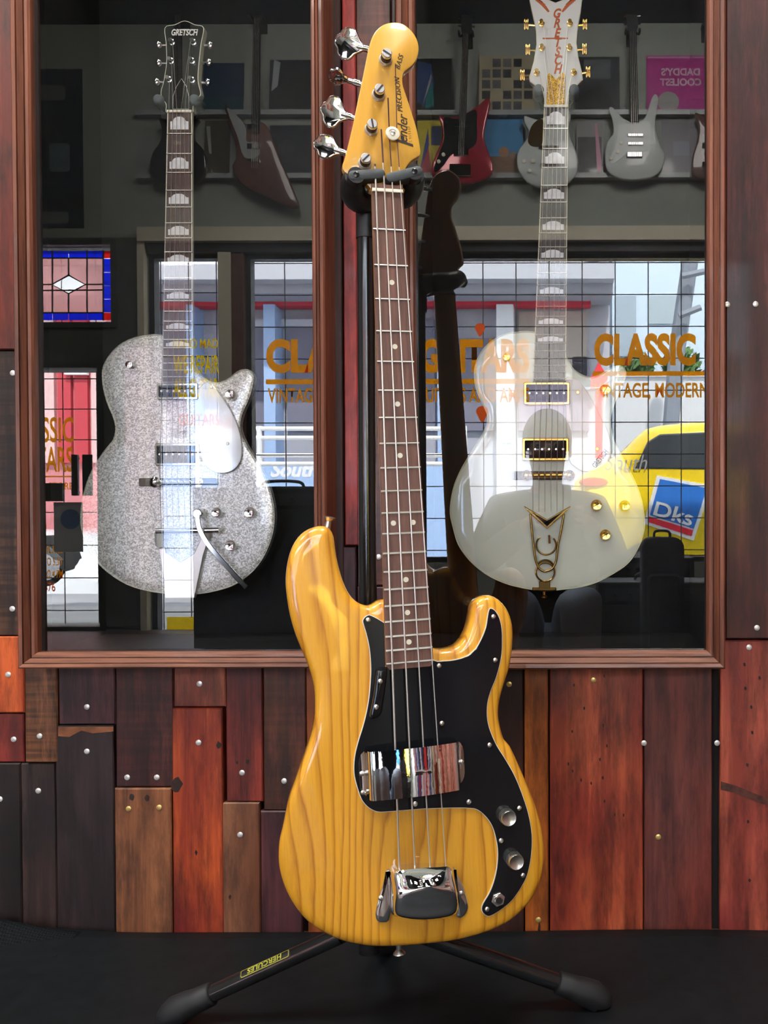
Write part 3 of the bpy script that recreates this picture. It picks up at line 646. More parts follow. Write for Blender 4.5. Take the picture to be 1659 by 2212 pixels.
for i, (pu, pv) in enumerate(posts):
    t = MB().lathe([(.0085, 0), (.0085, .002), (.0072, .0035), (.0072, .0055)], (pu, pv, WH), n=18).build('tuner', MT['satin_chrome'], bass)
    MB().lathe([(.0062, .005), (.0062, .0095), (.0052, .0105), (.0052, .0125), (.0063, .0135), (.0063, .0178), (.0055, .0186)], (pu, pv, WH), n=18).build('post', MT['satin_chrome'], t)
    sd = MB(); sd.box((-.0058, -.0011, 0), (.0058, .0011, .0003)); so_ = sd.build('slot', slot_m, t, smooth=0); so_.location = (pu, pv, WH + .0186); so_.rotation_euler = (0, 0, (2.6, .9, 1.7, .8)[i])
    MB().lathe([(.0068, .0055), (.0068, .011)], (pu, pv, WH), n=18).build('string_winding', slot_m, t)
    WK = WH - .018
    e, s_, out = keys[i]
    a = uv(*c4(*e), BM, WK); b = uv(*c4(*s_), BM, WK)
    kb = MB().cyl((a[0] + (pu - a[0]) * .8, a[1] + (pv - a[1]) * .2, WK), (b[0], b[1], WK), .0035, 12)
    kb.cyl((a[0], a[1], WK), ((a[0] + b[0]) / 2, (a[1] + b[1]) / 2, WK), .0045, 12)
    kb.build('key_shaft', MT['chrome'], t)
    if out:
        o = cr(bp([c4(*p) for p in out], WK), .003)
        MB().slab(o, [(.0025, WK + .0012), (.0012, WK + .0022), (0, WK + .0014), (0, WK - .0014), (.0012, WK - .0022), (.0025, WK - .0012)]).build('tuning_key', MT['chrome'], t, smooth=60)
    else:
        tip = uv(*c4(325, 736), BM, WK); L_ = math.dist(tip, b); dx, dy = (tip[0] - b[0]) / L_, (tip[1] - b[1]) / L_
        o = [(0, .0045), (.008, .008), (.016, .016), (.026, .020), (.034, .014), (.040, .012), (.042, 0), (.040, -.012), (.034, -.014), (.026, -.020), (.016, -.016), (.008, -.008), (0, -.0045)]
        o = cr([(x * L_ / .042, y) for x, y in o], .003); mb = MB(); mb.slab(o, [(.002, .0006), (.001, .0020), (0, .0014), (0, -.0014), (.001, -.0020), (.002, -.0006)])
        mb.v = [(b[0] + dx * x - dy * z, b[1] + dy * x + dx * z, WK + y) for x, y, z in mb.v]
        mb.build('tuning_key', MT['chrome'], t, smooth=60)
tu, tv = uv(*c4(955, 1350), BM, WH)
tree = MB().lathe([(.0045, 0), (.0045, .004), (.0088, .0046), (.0092, .006), (.0086, .0072), (.0052, .0078), (.0050, .0072)], (tu, tv, WH), n=24).build('string_tree', MT['ivory'], bass)
MB().lathe([(.0034, .007), (.003, .0086), (.001, .009)], (tu, tv, WH), n=12).build('screw', MT['nickel'], tree)
def ltext(s, a, b, size, m, parent, M, w, fn, **kw):
    pa, pb = uv(*fn(*a), M, w), uv(*fn(*b), M, w)
    return text(s, size, m, parent, ((pa[0] + pb[0]) / 2, (pa[1] + pb[1]) / 2, w + .0002), math.atan2(pb[1] - pa[1], pb[0] - pa[0]), **kw)
ltext('ender', (1062, 1375), (1062, 1195), .0185, MT['dial_print'], head, BM, WH, c4, shear=.35, xs=.82)
ltext('F', (1090, 1470), (1075, 1390), .032, MT['dial_print'], head, BM, WH, c4, shear=.5, xs=.85, off=.0003)
ltext('PRECISION', (1040, 1135), (1002, 752), .0092, MT['dial_print'], head, BM, WH, c4, shear=.3, spacing=1.12, xs=.92)
ltext('BASS', (1004, 700), (1050, 540), .0092, MT['dial_print'], head, BM, WH, c4, shear=.3, spacing=1.12, xs=.95)
ltext('S 991237', (1143, 1425), (1118, 1240), .0052, MT['gold_print'], head, BM, WH, c4, spacing=1.1)
# strings
silk = plain('silk_winding', (.06, .012, .03), .6)
nutx = [795, 880, 960, 1042]; brx = [(762, 830), (847, 830), (930, 830), (1016, 830)]; rads = (.0013, .00108, .0009, .00065)
postside = [(782, 1640), (845, 1295), (912, 980), (985, 640)]; order = [3, 2, 1, 0]
for i in range(4):
    nu = uv(*c4(nutx[i], 1908), BM, WF_ + .003); bu = uv(*c2(*brx[i]), BM, .015)
    st = MB().tube([(nu[0], v0 + .0005, WF_ + .0032), (bu[0], bu[1], .0155)], rads[i], 8).build('string', MT['steel_string'], bass)
    ps = uv(*c4(*postside[i]), BM, WH + .008); pts = [(nu[0], v0 + .0005, WF_ + .0030)]
    mid = None
    if i == 2: mid = uv(*c4(928, 1370), BM, WH + .0035)
    if i == 3: mid = uv(*c4(1003, 1370), BM, WH + .0035)
    if mid: pts.append((mid[0], mid[1], WH + .0036))
    k = uv(*c4(nutx[i] + (-10, -16, -26, -28)[i], 1640), BM, WH + .006)
    pts.append((ps[0], ps[1], WH + .0095))
    a_, b_ = Vector(pts[0]), Vector(pts[1]); cut = a_.lerp(b_, .45 if i else .9)
    MB().tube([a_, cut], rads[i] * .95, 8).build('string_end', MT['steel_string'], st)
    MB().tube([cut] + pts[1:], rads[i] * .9, 8).build('string_silk', silk, st)
# pickup cover: bent chrome plate
def bent(cs, name, m, parent, e=.0012, bow=.0005, K=4):
    b = MB(); n = len(cs); lay = []
    for off in (0, -e):
        r = []
        for (u, wz, va, vb) in cs:
            row = []
            for k in range(K + 1):
                t = k / K; row.append(len(b.v)); b.v.append((u, va + (vb - va) * t, wz + off - (bow * (2 * t - 1) ** 2 - .0042 * (1 - t) if wz > .02 else 0)))
            r.append(row)
        lay.append(r)
    for i in range(n - 1):
        for k in range(K):
            a, c, d, f = lay[0][i][k], lay[0][i + 1][k], lay[0][i + 1][k + 1], lay[0][i][k + 1]; b.f.append((a, c, d, f))
            a, c, d, f = lay[1][i][k], lay[1][i + 1][k], lay[1][i + 1][k + 1], lay[1][i][k + 1]; b.f.append((a, f, d, c))
        for k in (0, K): b.f.append((lay[0][i][k], lay[1][i][k], lay[1][i + 1][k], lay[0][i + 1][k]))
    for i in (0, n - 1):
        for k in range(K): b.f.append((lay[0][i][k], lay[0][i][k + 1], lay[1][i][k + 1], lay[1][i][k]))
    return b.build(name, m, parent, smooth=50)
HT = .026
q = bp([c1(610, 1350), c1(1064, 1338), c1(1076, 1594), c1(622, 1612)], HT)
ua, ub = (q[0][0] + q[3][0]) / 2, (q[1][0] + q[2][0]) / 2; va, vb = (q[2][1] + q[3][1]) / 2, (q[0][1] + q[1][1]) / 2
cs = []
for s in (-1, 1):
    e_ = ua if s < 0 else ub; side = []
    for du, wz, vi in ((-.0145, .0035, .016), (-.0135, .0036, .010), (-.011, .0038, .005), (-.008, .0045, .0025), (-.006, .008, .001), (-.005, .016, 0), (-.004, .021, 0), (-.002, .0245, 0), (.001, HT - .0004, 0), (.005, HT, 0)):
        side.append((e_ - s * du if s > 0 else e_ + du, wz, va + vi, vb - vi))
    cs += side if s < 0 else side[::-1]
    if s < 0:
        for k in range(1, 24): x = ua + .005 + (ub - ua - .010) * k / 24; cs.append((x, HT + .0050 * (1 - (k / 12 - 1) ** 2), va, vb))
pc = bent(cs, 'pickup_cover', MT['chrome_wavy'], bass)
for qx in (ua - .0112, ub + .0112):
    o = bpy.data.objects.new('screw', pgm); COL.objects.link(o); o.parent = pc; o.location = (qx, (va + vb) / 2, .0040)
# bridge cover
base = cr(bp([c2(*p) for p in ((712, 800), (780, 783), (880, 776), (980, 776), (1048, 780), (1062, 850), (1078, 950), (1078, 1030), (1045, 1062), (960, 1080), (880, 1085), (800, 1080), (735, 1062), (712, 1020), (708, 900))], .008), .005)
if area(base) < 0: base = base[::-1]
ys = [p[1] for p in base]; ylo, yhi = min(ys), max(ys); xm = sum(p[0] for p in base) / len(base)
bc = MB(); K = 9; n = len(base)
for k in range(K + 1):
    t = k / K; a = t * math.pi / 2; wz = .024 * math.sin(a); sh = 1 - math.cos(a)
    for x, y in base:
        f = (yhi - y) / (yhi - ylo)
        bc.v.append((xm + (x - xm) * (1 - .20 * sh), y + sh * (.040 * f), wz + .012 * f * math.sin(a)))
for k in range(K):
    for i in range(n): j = (i + 1) % n; bc.f.append((k * n + i, k * n + j, (k + 1) * n + j, (k + 1) * n + i))
ring = bc.v[K * n:]; cx_ = sum(p[0] for p in ring) / n; cy_ = sum(p[1] for p in ring) / n
for k in range(1, 6):
    t = k / 6
    for p in ring: bc.v.append((cx_ + (p[0] - cx_) * (1 - t), cy_ + (p[1] - cy_) * (1 - t), p[2] + (.0042 - 0) * (1 - (1 - t) ** 2)))
for k in range(K, K + 5):
    for i in range(n): j = (i + 1) % n; bc.f.append((k * n + i, k * n + j, (k + 1) * n + j, (k + 1) * n + i))
bc.f.append(tuple((K + 5) * n + i for i in range(n)))
bco = bc.build('bridge_cover', MT['chrome_wavy'], bass, smooth=60)
for pts, sc_ in (([(700, 800), (690, 812), (665, 900), (640, 985), (630, 1045), (640, 1082), (670, 1090), (705, 1078), (720, 1000), (718, 880)], (660, 955)), ([(1052, 790), (1070, 815), (1105, 880), (1130, 960), (1136, 1010), (1115, 1052), (1075, 1062), (1062, 960)], (1098, 930))):
    o = cr(bp([c2(*p) for p in pts], .002), .004)
    ear = MB().slab(o, [(.004, .0040), (.0015, .0034), (0, .0018), (0, .0)]).build('cover_flange', MT['chrome'], bco, smooth=60)
    u, v = uv(*c2(*sc_), BM, .004); s_ = bpy.data.objects.new('screw', pgm); COL.objects.link(s_); s_.parent = bco; s_.location = (u, v, .004)
# knobs and jack
kn = [(.0098, 0), (.0098, .0148), (.0090, .0162), (.0084, .0158), (0.001, .0152)]
for p in ((1340, 507), (1380, 742)):
    u, v = uv(*c2(*p), BM, .003); ko = MB().lathe(kn, (u, v, .0034), n=32).build('control_knob', MT['chrome_satin'] if 'chrome_satin' in MT else MT['nickel'], bass, smooth=35)
    rb = MB()
    for i in range(36):
        a = 2 * math.pi * i / 36; rb.cyl((u + .0098 * math.cos(a), v + .0098 * math.sin(a), .0044), (u + .0098 * math.cos(a), v + .0098 * math.sin(a), .0172), .00035, 4)
    rb.build('knurling', MT['nickel'], ko, smooth=0)
u, v = uv(*c2(1297, 962), BM, .004)
j = MB().slab([(u + .0088 * math.cos(rad(60 * i + 12)), v + .0088 * math.sin(rad(60 * i + 12))) for i in range(6)], [(.0008, .0062), (0, .0056), (0, .0027)]).build('jack_nut', MT['nickel'], bass, smooth=20)
MB().lathe([(.0058, .006), (.0058, .0075), (.0045, .0078)], (u, v, 0), n=18).build('jack_bush', MT['chrome'], j)
MB().lathe([(.0040, .0077), (.0040, .0081)], (u, v, 0), n=18).build('jack_hole', MT['black_plastic'], j)
# strap pins
for p, ax in (((352, 150), (.25, 1, .1)), ((758, 1197), (0, -1, 0))):
    fn = c1 if ax[1] > 0 else c2; u, v = uv(*fn(*p), BM, -.022)
    MB().lathe([(.0045, -.004), (.0038, .002), (.0036, .008), (.0075, .0125), (.0078, .0135), (.004, .0142)], (u + (.004 if ax[1] > 0 else 0), v, -.022), ax, 16).build('strap_pin', MT['nickel'], bass)

# ------------------------------------------------------------------ guitar stand
pb = at_y(799, 2030, -.238); pt = at_y(790, 440, -.232)
SM = Matrix.Translation((pb.x, pb.y, 0)); SI = SM.inverted()
stand = thing('guitar_stand', SM, 'black tubular guitar stand holding the bass by its headstock', 'guitar stand')
W = lambda p: SI @ Vector(p)
def B(q, wz): u, v = uv(*q, BM, wz); return SI @ (BM @ Vector((u, v, wz)))
hubz = .145
lower = Vector((pb.x, pb.y, .10)); dirp = (pt - lower).normalized()
MB().cyl(W(lower), W(lower + dirp * .30), .0150, 20).build('pole', MT['black_metal'], stand)
up = MB().cyl(W(lower + dirp * .28), W(pt + dirp * .02), .0120, 20).build('inner_pole', MT['black_metal'], stand)
cp = at_y(796, 1300, -.235)
colr = MB().cyl(W(lower + dirp * .25), W(lower + dirp * .315), .021, 20).build('height_clutch', MT['black_plastic'], stand)
tp = at_y(792, 500, -.232)
MB().cyl(W(tp - dirp * .01), W(tp + dirp * .05), .0140, 18).build('neck_collar', MT['black_plastic'], stand)
MB().lathe([(.020, 0), (.026, .01), (.026, .05), (.018, .07)], W((lower.x, lower.y, hubz - .02)), (0, 0, 1), 20).build('leg_hub', MT['black_plastic'], stand)
feet = []
for fx, fy, yy in ((372, 2186, None), (1290, 2152, None)):
    d = ray(fx, fy); p = CAM + d * ((.018 - CAM.z) / d.z); feet.append(p)
feet.append(Vector((pb.x - .02, -.035, .018)))
hub = Vector((lower.x, lower.y, hubz))
lab_m = plain('label_print', (.42, .42, .05), .5); lab_b = plain('label_black', (.012, .012, .012), .4)
starts = [at_y(735, 2020, -.245), at_y(925, 2024, -.238), hub + Vector((0, .02, 0))]
for i, ft in enumerate(feet):
    a = starts[i]; d = (ft - a).normalized(); L_ = (ft - a).length
    lg = MB().cyl(W(hub), W(a), .0115, 18).tube([W(a), W(a + d * (L_ - .01))], .0115, 18).build('leg', MT['black_metal'], stand)
    dn = Vector((ft.x + d.x * .004, ft.y + d.y * .004, .0072))
    fo = MB().tube([W(a + d * (L_ - .062)), W(a + d * (L_ - .060)), W(a + d * (L_ - .036)), W(a + d * (L_ - .024)), W(a + d * (L_ - .006)), W(ft.lerp(dn, .45)), W(dn + Vector((0, 0, .004))), W(dn)], [.0125, .0155, .0165, .0185, .0195, .0190, .0180, .0165], 18).build('rubber_foot', MT['rubber'], lg, smooth=60)
    if i == 0:
        pts = [at_y(x, y, a.y + (ft.y - a.y) * t) for x, y, t in ((548, 2096, .56), (650, 2042, .25))]
        p0, p1 = W(a + d * (L_ * .27)), W(a + d * (L_ * .57)); ax = (p1 - p0).normalized()      # lettering is upside down for the camera
        nz_ = Vector((0, -.62, 1)); nz_ = (nz_ - ax * nz_.dot(ax)).normalized(); yv = nz_.cross(ax)
        LM = frame((p0 + p1) / 2 + nz_ * .0117, ax, yv, nz_); half = (p0 - p1).length / 2
        lb = MB(); K = 8
        for s in (-1, 1):
            for k in range(K + 1):
                an = -.55 + 1.1 * k / K; lb.v.append(LM @ Vector((s * half, .0118 * math.sin(an), .0118 * math.cos(an) - .0118)))
        for k in range(K): lb.f.append((k, k + 1, K + 2 + k, K + 1 + k))
        lo_ = lb.build('label_sticker', lab_b, lg); lo_['label'] = 'yellow lettered brand sticker'
        def ring(x0, y0, x1, y1, t):
            o = rrect(x0, y0, x1, y1, .002, 3); i_ = rrect(x0 + t, y0 + t, x1 - t, y1 - t, .0015, 3); n = len(o)
            f = lambda p: LM @ Vector((p[0], p[1], .0004 + math.sqrt(max(0, .0118 ** 2 - p[1] ** 2)) - .0118))
            MB().add([f(p) for p in o + i_], [(k, (k + 1) % n, n + (k + 1) % n, n + k) for k in range(n)]).build('label_border', lab_m, lg, smooth=0)
        ring(-half + .002, -.0052, half - .002, .0052, .0009)
        tx = text('HERCULES', .0098, lab_m, lg, (0, 0, 0), off=.0003, ext=.0001, spacing=1.08, xs=1.05); tx.data.transform(LM @ Matrix.Translation((0, 0, .0005)))
# yoke
MB().tube([B(c4(*p), wz) for p, wz in (((840, 2080), -.058), ((845, 1985), -.06), ((850, 1900), -.055))], [.020, .021, .016], 16).build('yoke_block', MT['black_plastic'], stand, smooth=60)
for pts, nm in ((((860, 1975, -.058), (740, 1985, -.055), (625, 1990, -.046), (570, 1930, -.034), (560, 1840, -.020), (590, 1770, -.004)), 'L'), (((850, 1975, -.058), (980, 1965, -.055), (1085, 1940, -.046), (1135, 1880, -.034), (1160, 1800, -.020), (1165, 1740, -.004)), 'R')):
    pth = cr([tuple(B(c4(x, y), wz)) for x, y, wz in pts], .006, closed=False); k = len(pth)
    MB().tube(pth, [.017 + .001 * math.sin(i) * 0 - .0035 * (i / k) ** 3 for i in range(k)], 16).build('yoke_arm', MT['black_plastic'], stand, smooth=60)
for a, b, pin, hang in (((570, 1748), (835, 1728), (598, 1738), 0), ((942, 1768), (1212, 1702), (1178, 1705), 0)):
    wz = .012; pa, pb_ = uv(*c4(*a), BM, wz), uv(*c4(*b), BM, wz); d = Vector((pb_[0] - pa[0], pb_[1] - pa[1])); L_ = d.length; an = math.atan2(d.y, d.x)
    r = .0066; o = []
    for s in (-1, 1):
        for i in range(9):
            t = rad(-90 + 22.5 * i) if s > 0 else rad(90 + 22.5 * i); o.append(((L_ if s > 0 else 0) + r * math.cos(t), r * math.sin(t)))
    mb = MB().slab(o, [(.002, .014), (.0006, .0132), (0, .0115), (0, -.006), (.001, -.0075)])
    T = SI @ BM @ Matrix.Translation((pa[0], pa[1], 0)) @ Matrix.Rotation(an, 4, 'Z'); mb.v = [tuple(T @ Vector(p)) for p in mb.v]
    fl = mb.build('yoke_gate', MT['grip_rubber'], stand)
    u, v = uv(*c4(*pin), BM, .014); pn = MB().lathe([(.0038, 0), (.0038, .0006), (.003, .001)], (u, v, .0138), n=16); pn.v = [tuple(SI @ BM @ Vector(p)) for p in pn.v]; pn.build('pivot_pin', MT['black_metal'], fl)
    ps_ = MB().cyl((u, v, .013), (u, v, -.02), .0105, 16); ps_.v = [tuple(SI @ BM @ Vector(p)) for p in ps_.v]; ps_.build('gate_post', MT['black_plastic'], fl)

# ------------------------------------------------------------------ the two guitars in the cabinets
def k5(x, y): return (860 + x * .48162, y * .48162)
def k6(x, y): return (860 + x * .48162, 440 + y * .48162)
def k7(x, y): return (860 + x * .48162, 940 + y * .48162)
def k1(x, y): return (x * .434, y * .434)
def k2(x, y): return (x * .434, 480 + y * .434)
def k3(x, y): return (x * .434, 940 + y * .434)
silver = sparkle('silver_sparkle', (.42, .425, .40), (1.0, 1.0, .98), 470, .3, .25)
goldsp = sparkle('gold_sparkle', (.35, .14, .0), (1.0, .62, .05), 700, .3, .3)
cream = plain('aged_white_lacquer', (.80, .84, .72), .12, 0, .8)
binding = plain('cream_binding', (.72, .72, .60), .35)
clear_guard = plain('silver_plexiglass', (.62, .64, .66), .08, .25, .8)
pale_gold = plain('pale_gold_plexiglass', (.80, .74, .60), .1, 0, .8)
logo_red = plain('orange_print', srgb(196, 92, 30), .4, noise=.25, scale=90)
foam = plain('grey_foam', (.10, .12, .13), .8, noise=.2, scale=150)
black_lac = plain('black_lacquer', (.008, .008, .009), .1, 0, .7)
def make_gretsch(GM, label, d):
    g = thing('electric_guitar', GM, label, 'electric guitar')
    Q = lambda pts, wz=0.0: [uv(*p, GM, wz) for p in pts]
    hw = d['hw']; THK = .044
    outl = cr(Q(d['body'], -.006), .006)
    if area(outl) < 0: outl = outl[::-1]
    b = MB().slab(inset(outl, -.0004), [(.0012, -.0022), (0, -.0028), (0, -.0075)]).build('body_binding', d['bind'], g, smooth=35)
    MB().slab(outl, [(.0014, -.0055), (.0002, -.009), (0, -THK + .006), (.006, -THK)]).build('body_back', d['back'], g, smooth=50)
    top = MB(); n = len(outl); base = 0
    rounded = rounded_body(Q(d['body'], -.004), .012, .0042, grid=.02)
    rounded.build('body_top', d['top'], g, smooth=50)
    # neck
    WB = .011
    TLx, TRx, BLx, BRx = Q(d['board'], WB); va, vb = (TLx[1] + TRx[1]) / 2, (BLx[1] + BRx[1]) / 2
    fx = lambda v, s: (TLx[0] + (BLx[0] - TLx[0]) * (v - va) / (vb - va)) if s < 0 else (TRx[0] + (BRx[0] - TRx[0]) * (v - va) / (vb - va))
    fo = MB().slab([(fx(va, -1), va), (fx(vb, -1), vb), (fx(vb, 1), vb), (fx(va, 1), va)], [(0, WB - .0006), (0, WB - .007)], sq=True).build('board_binding', d['bind'], g, smooth=0)
    e = .0018
    fb = MB().slab([(fx(va, -1) + e, va), (fx(vb, -1) + e, vb + .001), (fx(vb, 1) - e, vb + .001), (fx(va, 1) - e, va)], [(0, WB), (0, WB - .004)], sq=True).build('fingerboard', d['fbm'], g, smooth=0)
    nk = MB(); pr = [(1, 0), (.9, -.008), (.55, -.014), (0, -.016), (-.55, -.014), (-.9, -.008), (-1, 0)]; m = len(pr); st = (va + .005, (va + vb) / 2, vb + .02)
    for v in st:
        cx, h = (fx(v, -1) + fx(v, 1)) / 2, (fx(v, 1) - fx(v, -1)) / 2
        nk.v += [(cx + h * t, v, WB - .007 + z) for t, z in pr]
    for i in range(2):
        for k in range(m): nk.f.append((i * m + k, i * m + (k + 1) % m, (i + 1) * m + (k + 1) % m, (i + 1) * m + k))
    nk.f += [tuple(range(m)), tuple(reversed(range(2 * m, 3 * m)))]
    nk.build('neck', d['neckm'], g)
    vbr = uv(*d['bridge_mid'], GM, WB)[1]; S = va - vbr
    fv = [va - S * (1 - 2 ** (-i / 12)) for i in range(23)]
    for i in range(1, 23):
        if fv[i] > vb + .002: MB().tube([(fx(fv[i], -1) + .0004, fv[i], WB), (fx(fv[i], 1) - .0004, fv[i], WB)], .0011, 6).build('fret', d['fret'], fb)
    for i in (1, 3, 5, 7, 9, 12, 15, 17):
        v = (fv[i] + fv[i - 1]) / 2; h = min(.0125, (fv[i - 1] - fv[i]) * .30) ; a, c = fx(v, -1) + .0058, fx(v, 1) - .0058; w_ = c - a
        o = [(a, v - h), (c, v - h), (c, v + h * .25), (c - w_ * .12, v + h * .3), (c - w_ * .22, v + h * .75), (c - w_ * .38, v + h), (c - w_ * .62, v + h), (c - w_ * .78, v + h * .75), (c - w_ * .88, v + h * .3), (a, v + h * .25)]
        MB().slab(o, [(0, WB + .0003), (0, WB - .001)]).build('hump_inlay', MT['pearl'], fb, smooth=0)
    MB().box((fx(va, -1), va - .0005, WB - .004), (fx(va, 1), va + .004, WB + .0022), .0005).build('nut', MT['ivory'], g)
    # headstock
    WHd = WB - .006
    ho = cr(Q(d['head'], WHd), .004) if not d.get('sharp') else Q(d['head'], WHd)
    if area(ho) < 0: ho = ho[::-1]
    hd = MB().slab(ho, [(0, WHd), (0, WHd - .014)]).build('headstock', d['bind'], g, smooth=35)
    MB().slab(inset(ho, .0012), [(0, WHd + .0006), (0, WHd - .002)]).build('head_face', d['face'], hd, smooth=0)
    for i, (p, kx) in enumerate(zip(d['posts'], d['keys'])):
        u, v = uv(*p, GM, WHd); t = MB().lathe([(.0052, 0), (.0052, .0014), (.0036, .002), (.0034, .007), (.0026, .0085), (.0036, .0095), (.003, .011)], (u, v, WHd + .0004), n=14).build('tuner', d['hwm'], g)
        ku, kv = uv(*kx, GM, WHd - .007); sx = 1 if ku > u else -1
        MB().cyl((u, v, WHd - .008), (ku, kv, WHd - .008), .0022, 8).build('key_shaft', d['hwm'], t)
        if d['key_style'] == 'stair':
            kb = MB()
            for du, hh in ((0, .0095), (.0028, .008), (.0056, .0095)): kb.box((ku + sx * du, kv - hh, WHd - .012), (ku + sx * (du + .0022), kv + hh, WHd - .004), .0006)
            kb.box((ku, kv - .004, WHd - .011), (ku + sx * .008, kv + .004, WHd - .005))
        else: kb = MB().slab(circ(ku + sx * .003, kv, .0055, 16, .0072), [(.0025, WHd - .003), (.0006, WHd - .005), (0, WHd - .008), (.0006, WHd - .011), (.0025, WHd - .013)])
        kb.build('tuning_key', d['hwm'], t, smooth=50)
    # pickups
    for (x0, y0, x1, y1) in d['pickups']:
        (a, b1), (c, b0) = Q([(x0, y0), (x1, y1)], .010); b0, b1 = min(b0, b1), max(b0, b1)
        pk = MB().slab(rrect(a, b0, c, b1, .003), [(.0012, .0085), (0, .0072), (0, -.001)]).build('pickup_ring', d['ringm'], g, smooth=35)
        i_ = .0042
        MB().slab(rrect(a + i_, b0 + i_, c - i_, b1 - i_, .002), [(.0015, .0115), (0, .0105), (0, .008)]).build('pickup', MT['black_gloss'], pk, smooth=35)
        for k in range(6):
            u = a + i_ + .006 + (c - a - 2 * i_ - .012) * k / 5
            MB().lathe([(.0022, .0115), (.0018, .0128)], (u, (b0 + b1) / 2 + d['pole_dv'], 0), n=10).build('pole_screw', d['fret'], pk)
    # bridge
    x0, y0, x1, y1 = d['bridge']; (a, b1), (c, b0) = Q([(x0, y0), (x1, y1)], .008)
    br = MB().slab(rrect(a, b0, c, b1, .002), [(.001, .0075), (0, .0065), (0, -.001)]).build('bridge_base', MT['ebony'], g, smooth=35)
    vm = (b0 + b1) / 2
    w0, w1 = [uv(px, (y0 + y1) / 2, GM, .012)[0] for px in d['wheels']]
    MB().tube([(w0, vm, .0125), (w1, vm, .0125)], .0036, 10).build('bridge_bar', d['hwm'], br)
    for u in (w0, w1): MB().lathe([(.0092, .008), (.0092, .0105), (.006, .0118), (.0045, .0160), (.0025, .017)], (u, vm, 0), n=20).build('thumb_wheel', d['hwm'], br)
    for k in range(6):
        u = w0 + (w1 - w0) * (.15 + .7 * k / 5); MB().lathe([(.0040, -.0018), (.0048, 0), (.0040, .0018)], (u, vm, .0128), (1, 0, 0), 12).build('saddle', d['hwm'], br)
    # strings
    ve = uv(*d['string_end'], GM, .012)[1]
    for k in range(6):
        t = k / 5; un = fx(va, -1) + .004 + (fx(va, 1) - fx(va, -1) - .008) * t; ub = w0 + (w1 - w0) * (.15 + .7 * t)
        pu, pv = uv(*d['posts'][(4, 2, 0, 1, 3, 5)[k]], GM, WHd)
        MB().tube([(pu + (.003 if k < 3 else -.003), pv, WHd + .006), (un, va + .001, WB + .0026), (ub, vm, .0178), (ub, ve, .011)], .00038 + .00012 * (5 - k) / 5, 5).build('string', MT['steel_string'], g)
    # knobs
    for (px, py, r, kind) in d['knobs']:
        u, v = uv(px, py, GM, .006)
        if kind == 'strap': MB().lathe([(.0042, 0), (.0036, .006), (.0062, .010), (.0058, .0125), (.002, .013)], (u, v, -.001), n=18).build('strap_knob', d['hwm'], g)
        else:
            ko = MB().lathe([(r, 0), (r, .009), (r * .92, .0112), (r * .8, .0108), (.001, .0104)], (u, v, .001), n=24).build('control_knob', d['hwm'], g)
            a = random.uniform(0, 3); ar = MB().box((-r * .55, -.0006, .0114), (r * .55, .0006, .0119)); ao = ar.build('arrow_mark', MT['black_plastic'], ko, smooth=0); ao.location = (u, v, 0); ao.rotation_euler = (0, 0, a)
    return g, Q, hd, WHd
GY = .129
# --- silver sparkle guitar
L = dict(hw='chrome', bind=binding, back=black_lac, top=silver, fbm=MT['rosewood_dark'], neckm=wood('mahogany', (.09, .03, .015), (.18, .07, .035), axis=1, scale=20), fret=MT['nickel'], face=black_lac, hwm=MT['chrome'], ringm=MT['chrome'], pole_dv=.0, key_style='oval',
 body=[(349, 724), (321, 724), (286, 732), (256, 749), (234, 775), (223.5, 801), (225, 836), (234, 871), (247, 903), (252, 927), (247, 949), (239, 960), (221, 983), (200, 1018), (184, 1062), (177, 1105), (178, 1140), (189, 1174), (208, 1209), (239, 1239), (278, 1263), (321, 1276), (373, 1283), (425, 1283), (469, 1276), (508, 1263), (547, 1235), (573, 1200), (590, 1157), (595, 1114), (590, 1075), (577, 1035), (556, 996), (535, 962), (523, 935), (521, 914), (527, 890), (540, 862), (548, 831), (550, 814), (542, 801), (529, 798), (514, 803), (495, 818), (477, 826), (460, 826), (443, 818), (429, 804), (420, 790), (412, 770), (390, 735)],
 board=[(361, 243), (414.5, 243), (349.5, 826), (416, 826)], bridge_mid=(390, 1054),
 head=[k1(*p) for p in ((834, 562), (826, 520), (800, 468), (815, 400), (828, 310), (826, 220), (821, 137), (870, 122), (920, 103), (970, 122), (1014, 137), (1002, 220), (992, 310), (987, 400), (1000, 465), (985, 492), (962, 530), (952, 562))], sharp=False,
 posts=[k1(*p) for p in ((857, 212), (964, 212), (853, 305), (957, 305), (843, 397), (957, 400))], keys=[k1(*p) for p in ((800, 224), (1040, 226), (800, 314), (1034, 312), (790, 408), (1028, 410))],
 pickups=[(337, 827, 427, 863), (333, 957, 430, 1006)], bridge=(299, 1033, 466, 1050), wheels=(334, 426), string_end=(390, 1146),
 knobs=[(281, 788, .006, 'strap'), (500, 853, .0095, 'k'), (470, 1107, .009, 'k'), (541, 1107, .0098, 'k'), (500, 1178, .0095, 'k')])
b0 = at_y(385, 1283, GY); GL = front_frame((b0.x, GY, b0.z))
g1, Q, hd, wh = make_gretsch(GL, 'silver sparkle electric guitar with black headstock in the glass cabinet', L)
gd = cr(Q([(421, 845), (430, 838), (445, 826), (460, 833), (476, 852), (497, 885), (513, 918), (521, 950), (522, 985), (512, 1008), (495, 1020), (470, 1022), (450, 1012), (437, 995), (430, 960), (421, 935), (420, 890)], .006), .004)
po = MB().slab(gd, [(.001, .0065), (0, .0058), (0, .0035)]).build('pickguard', clear_guard, g1, smooth=30)
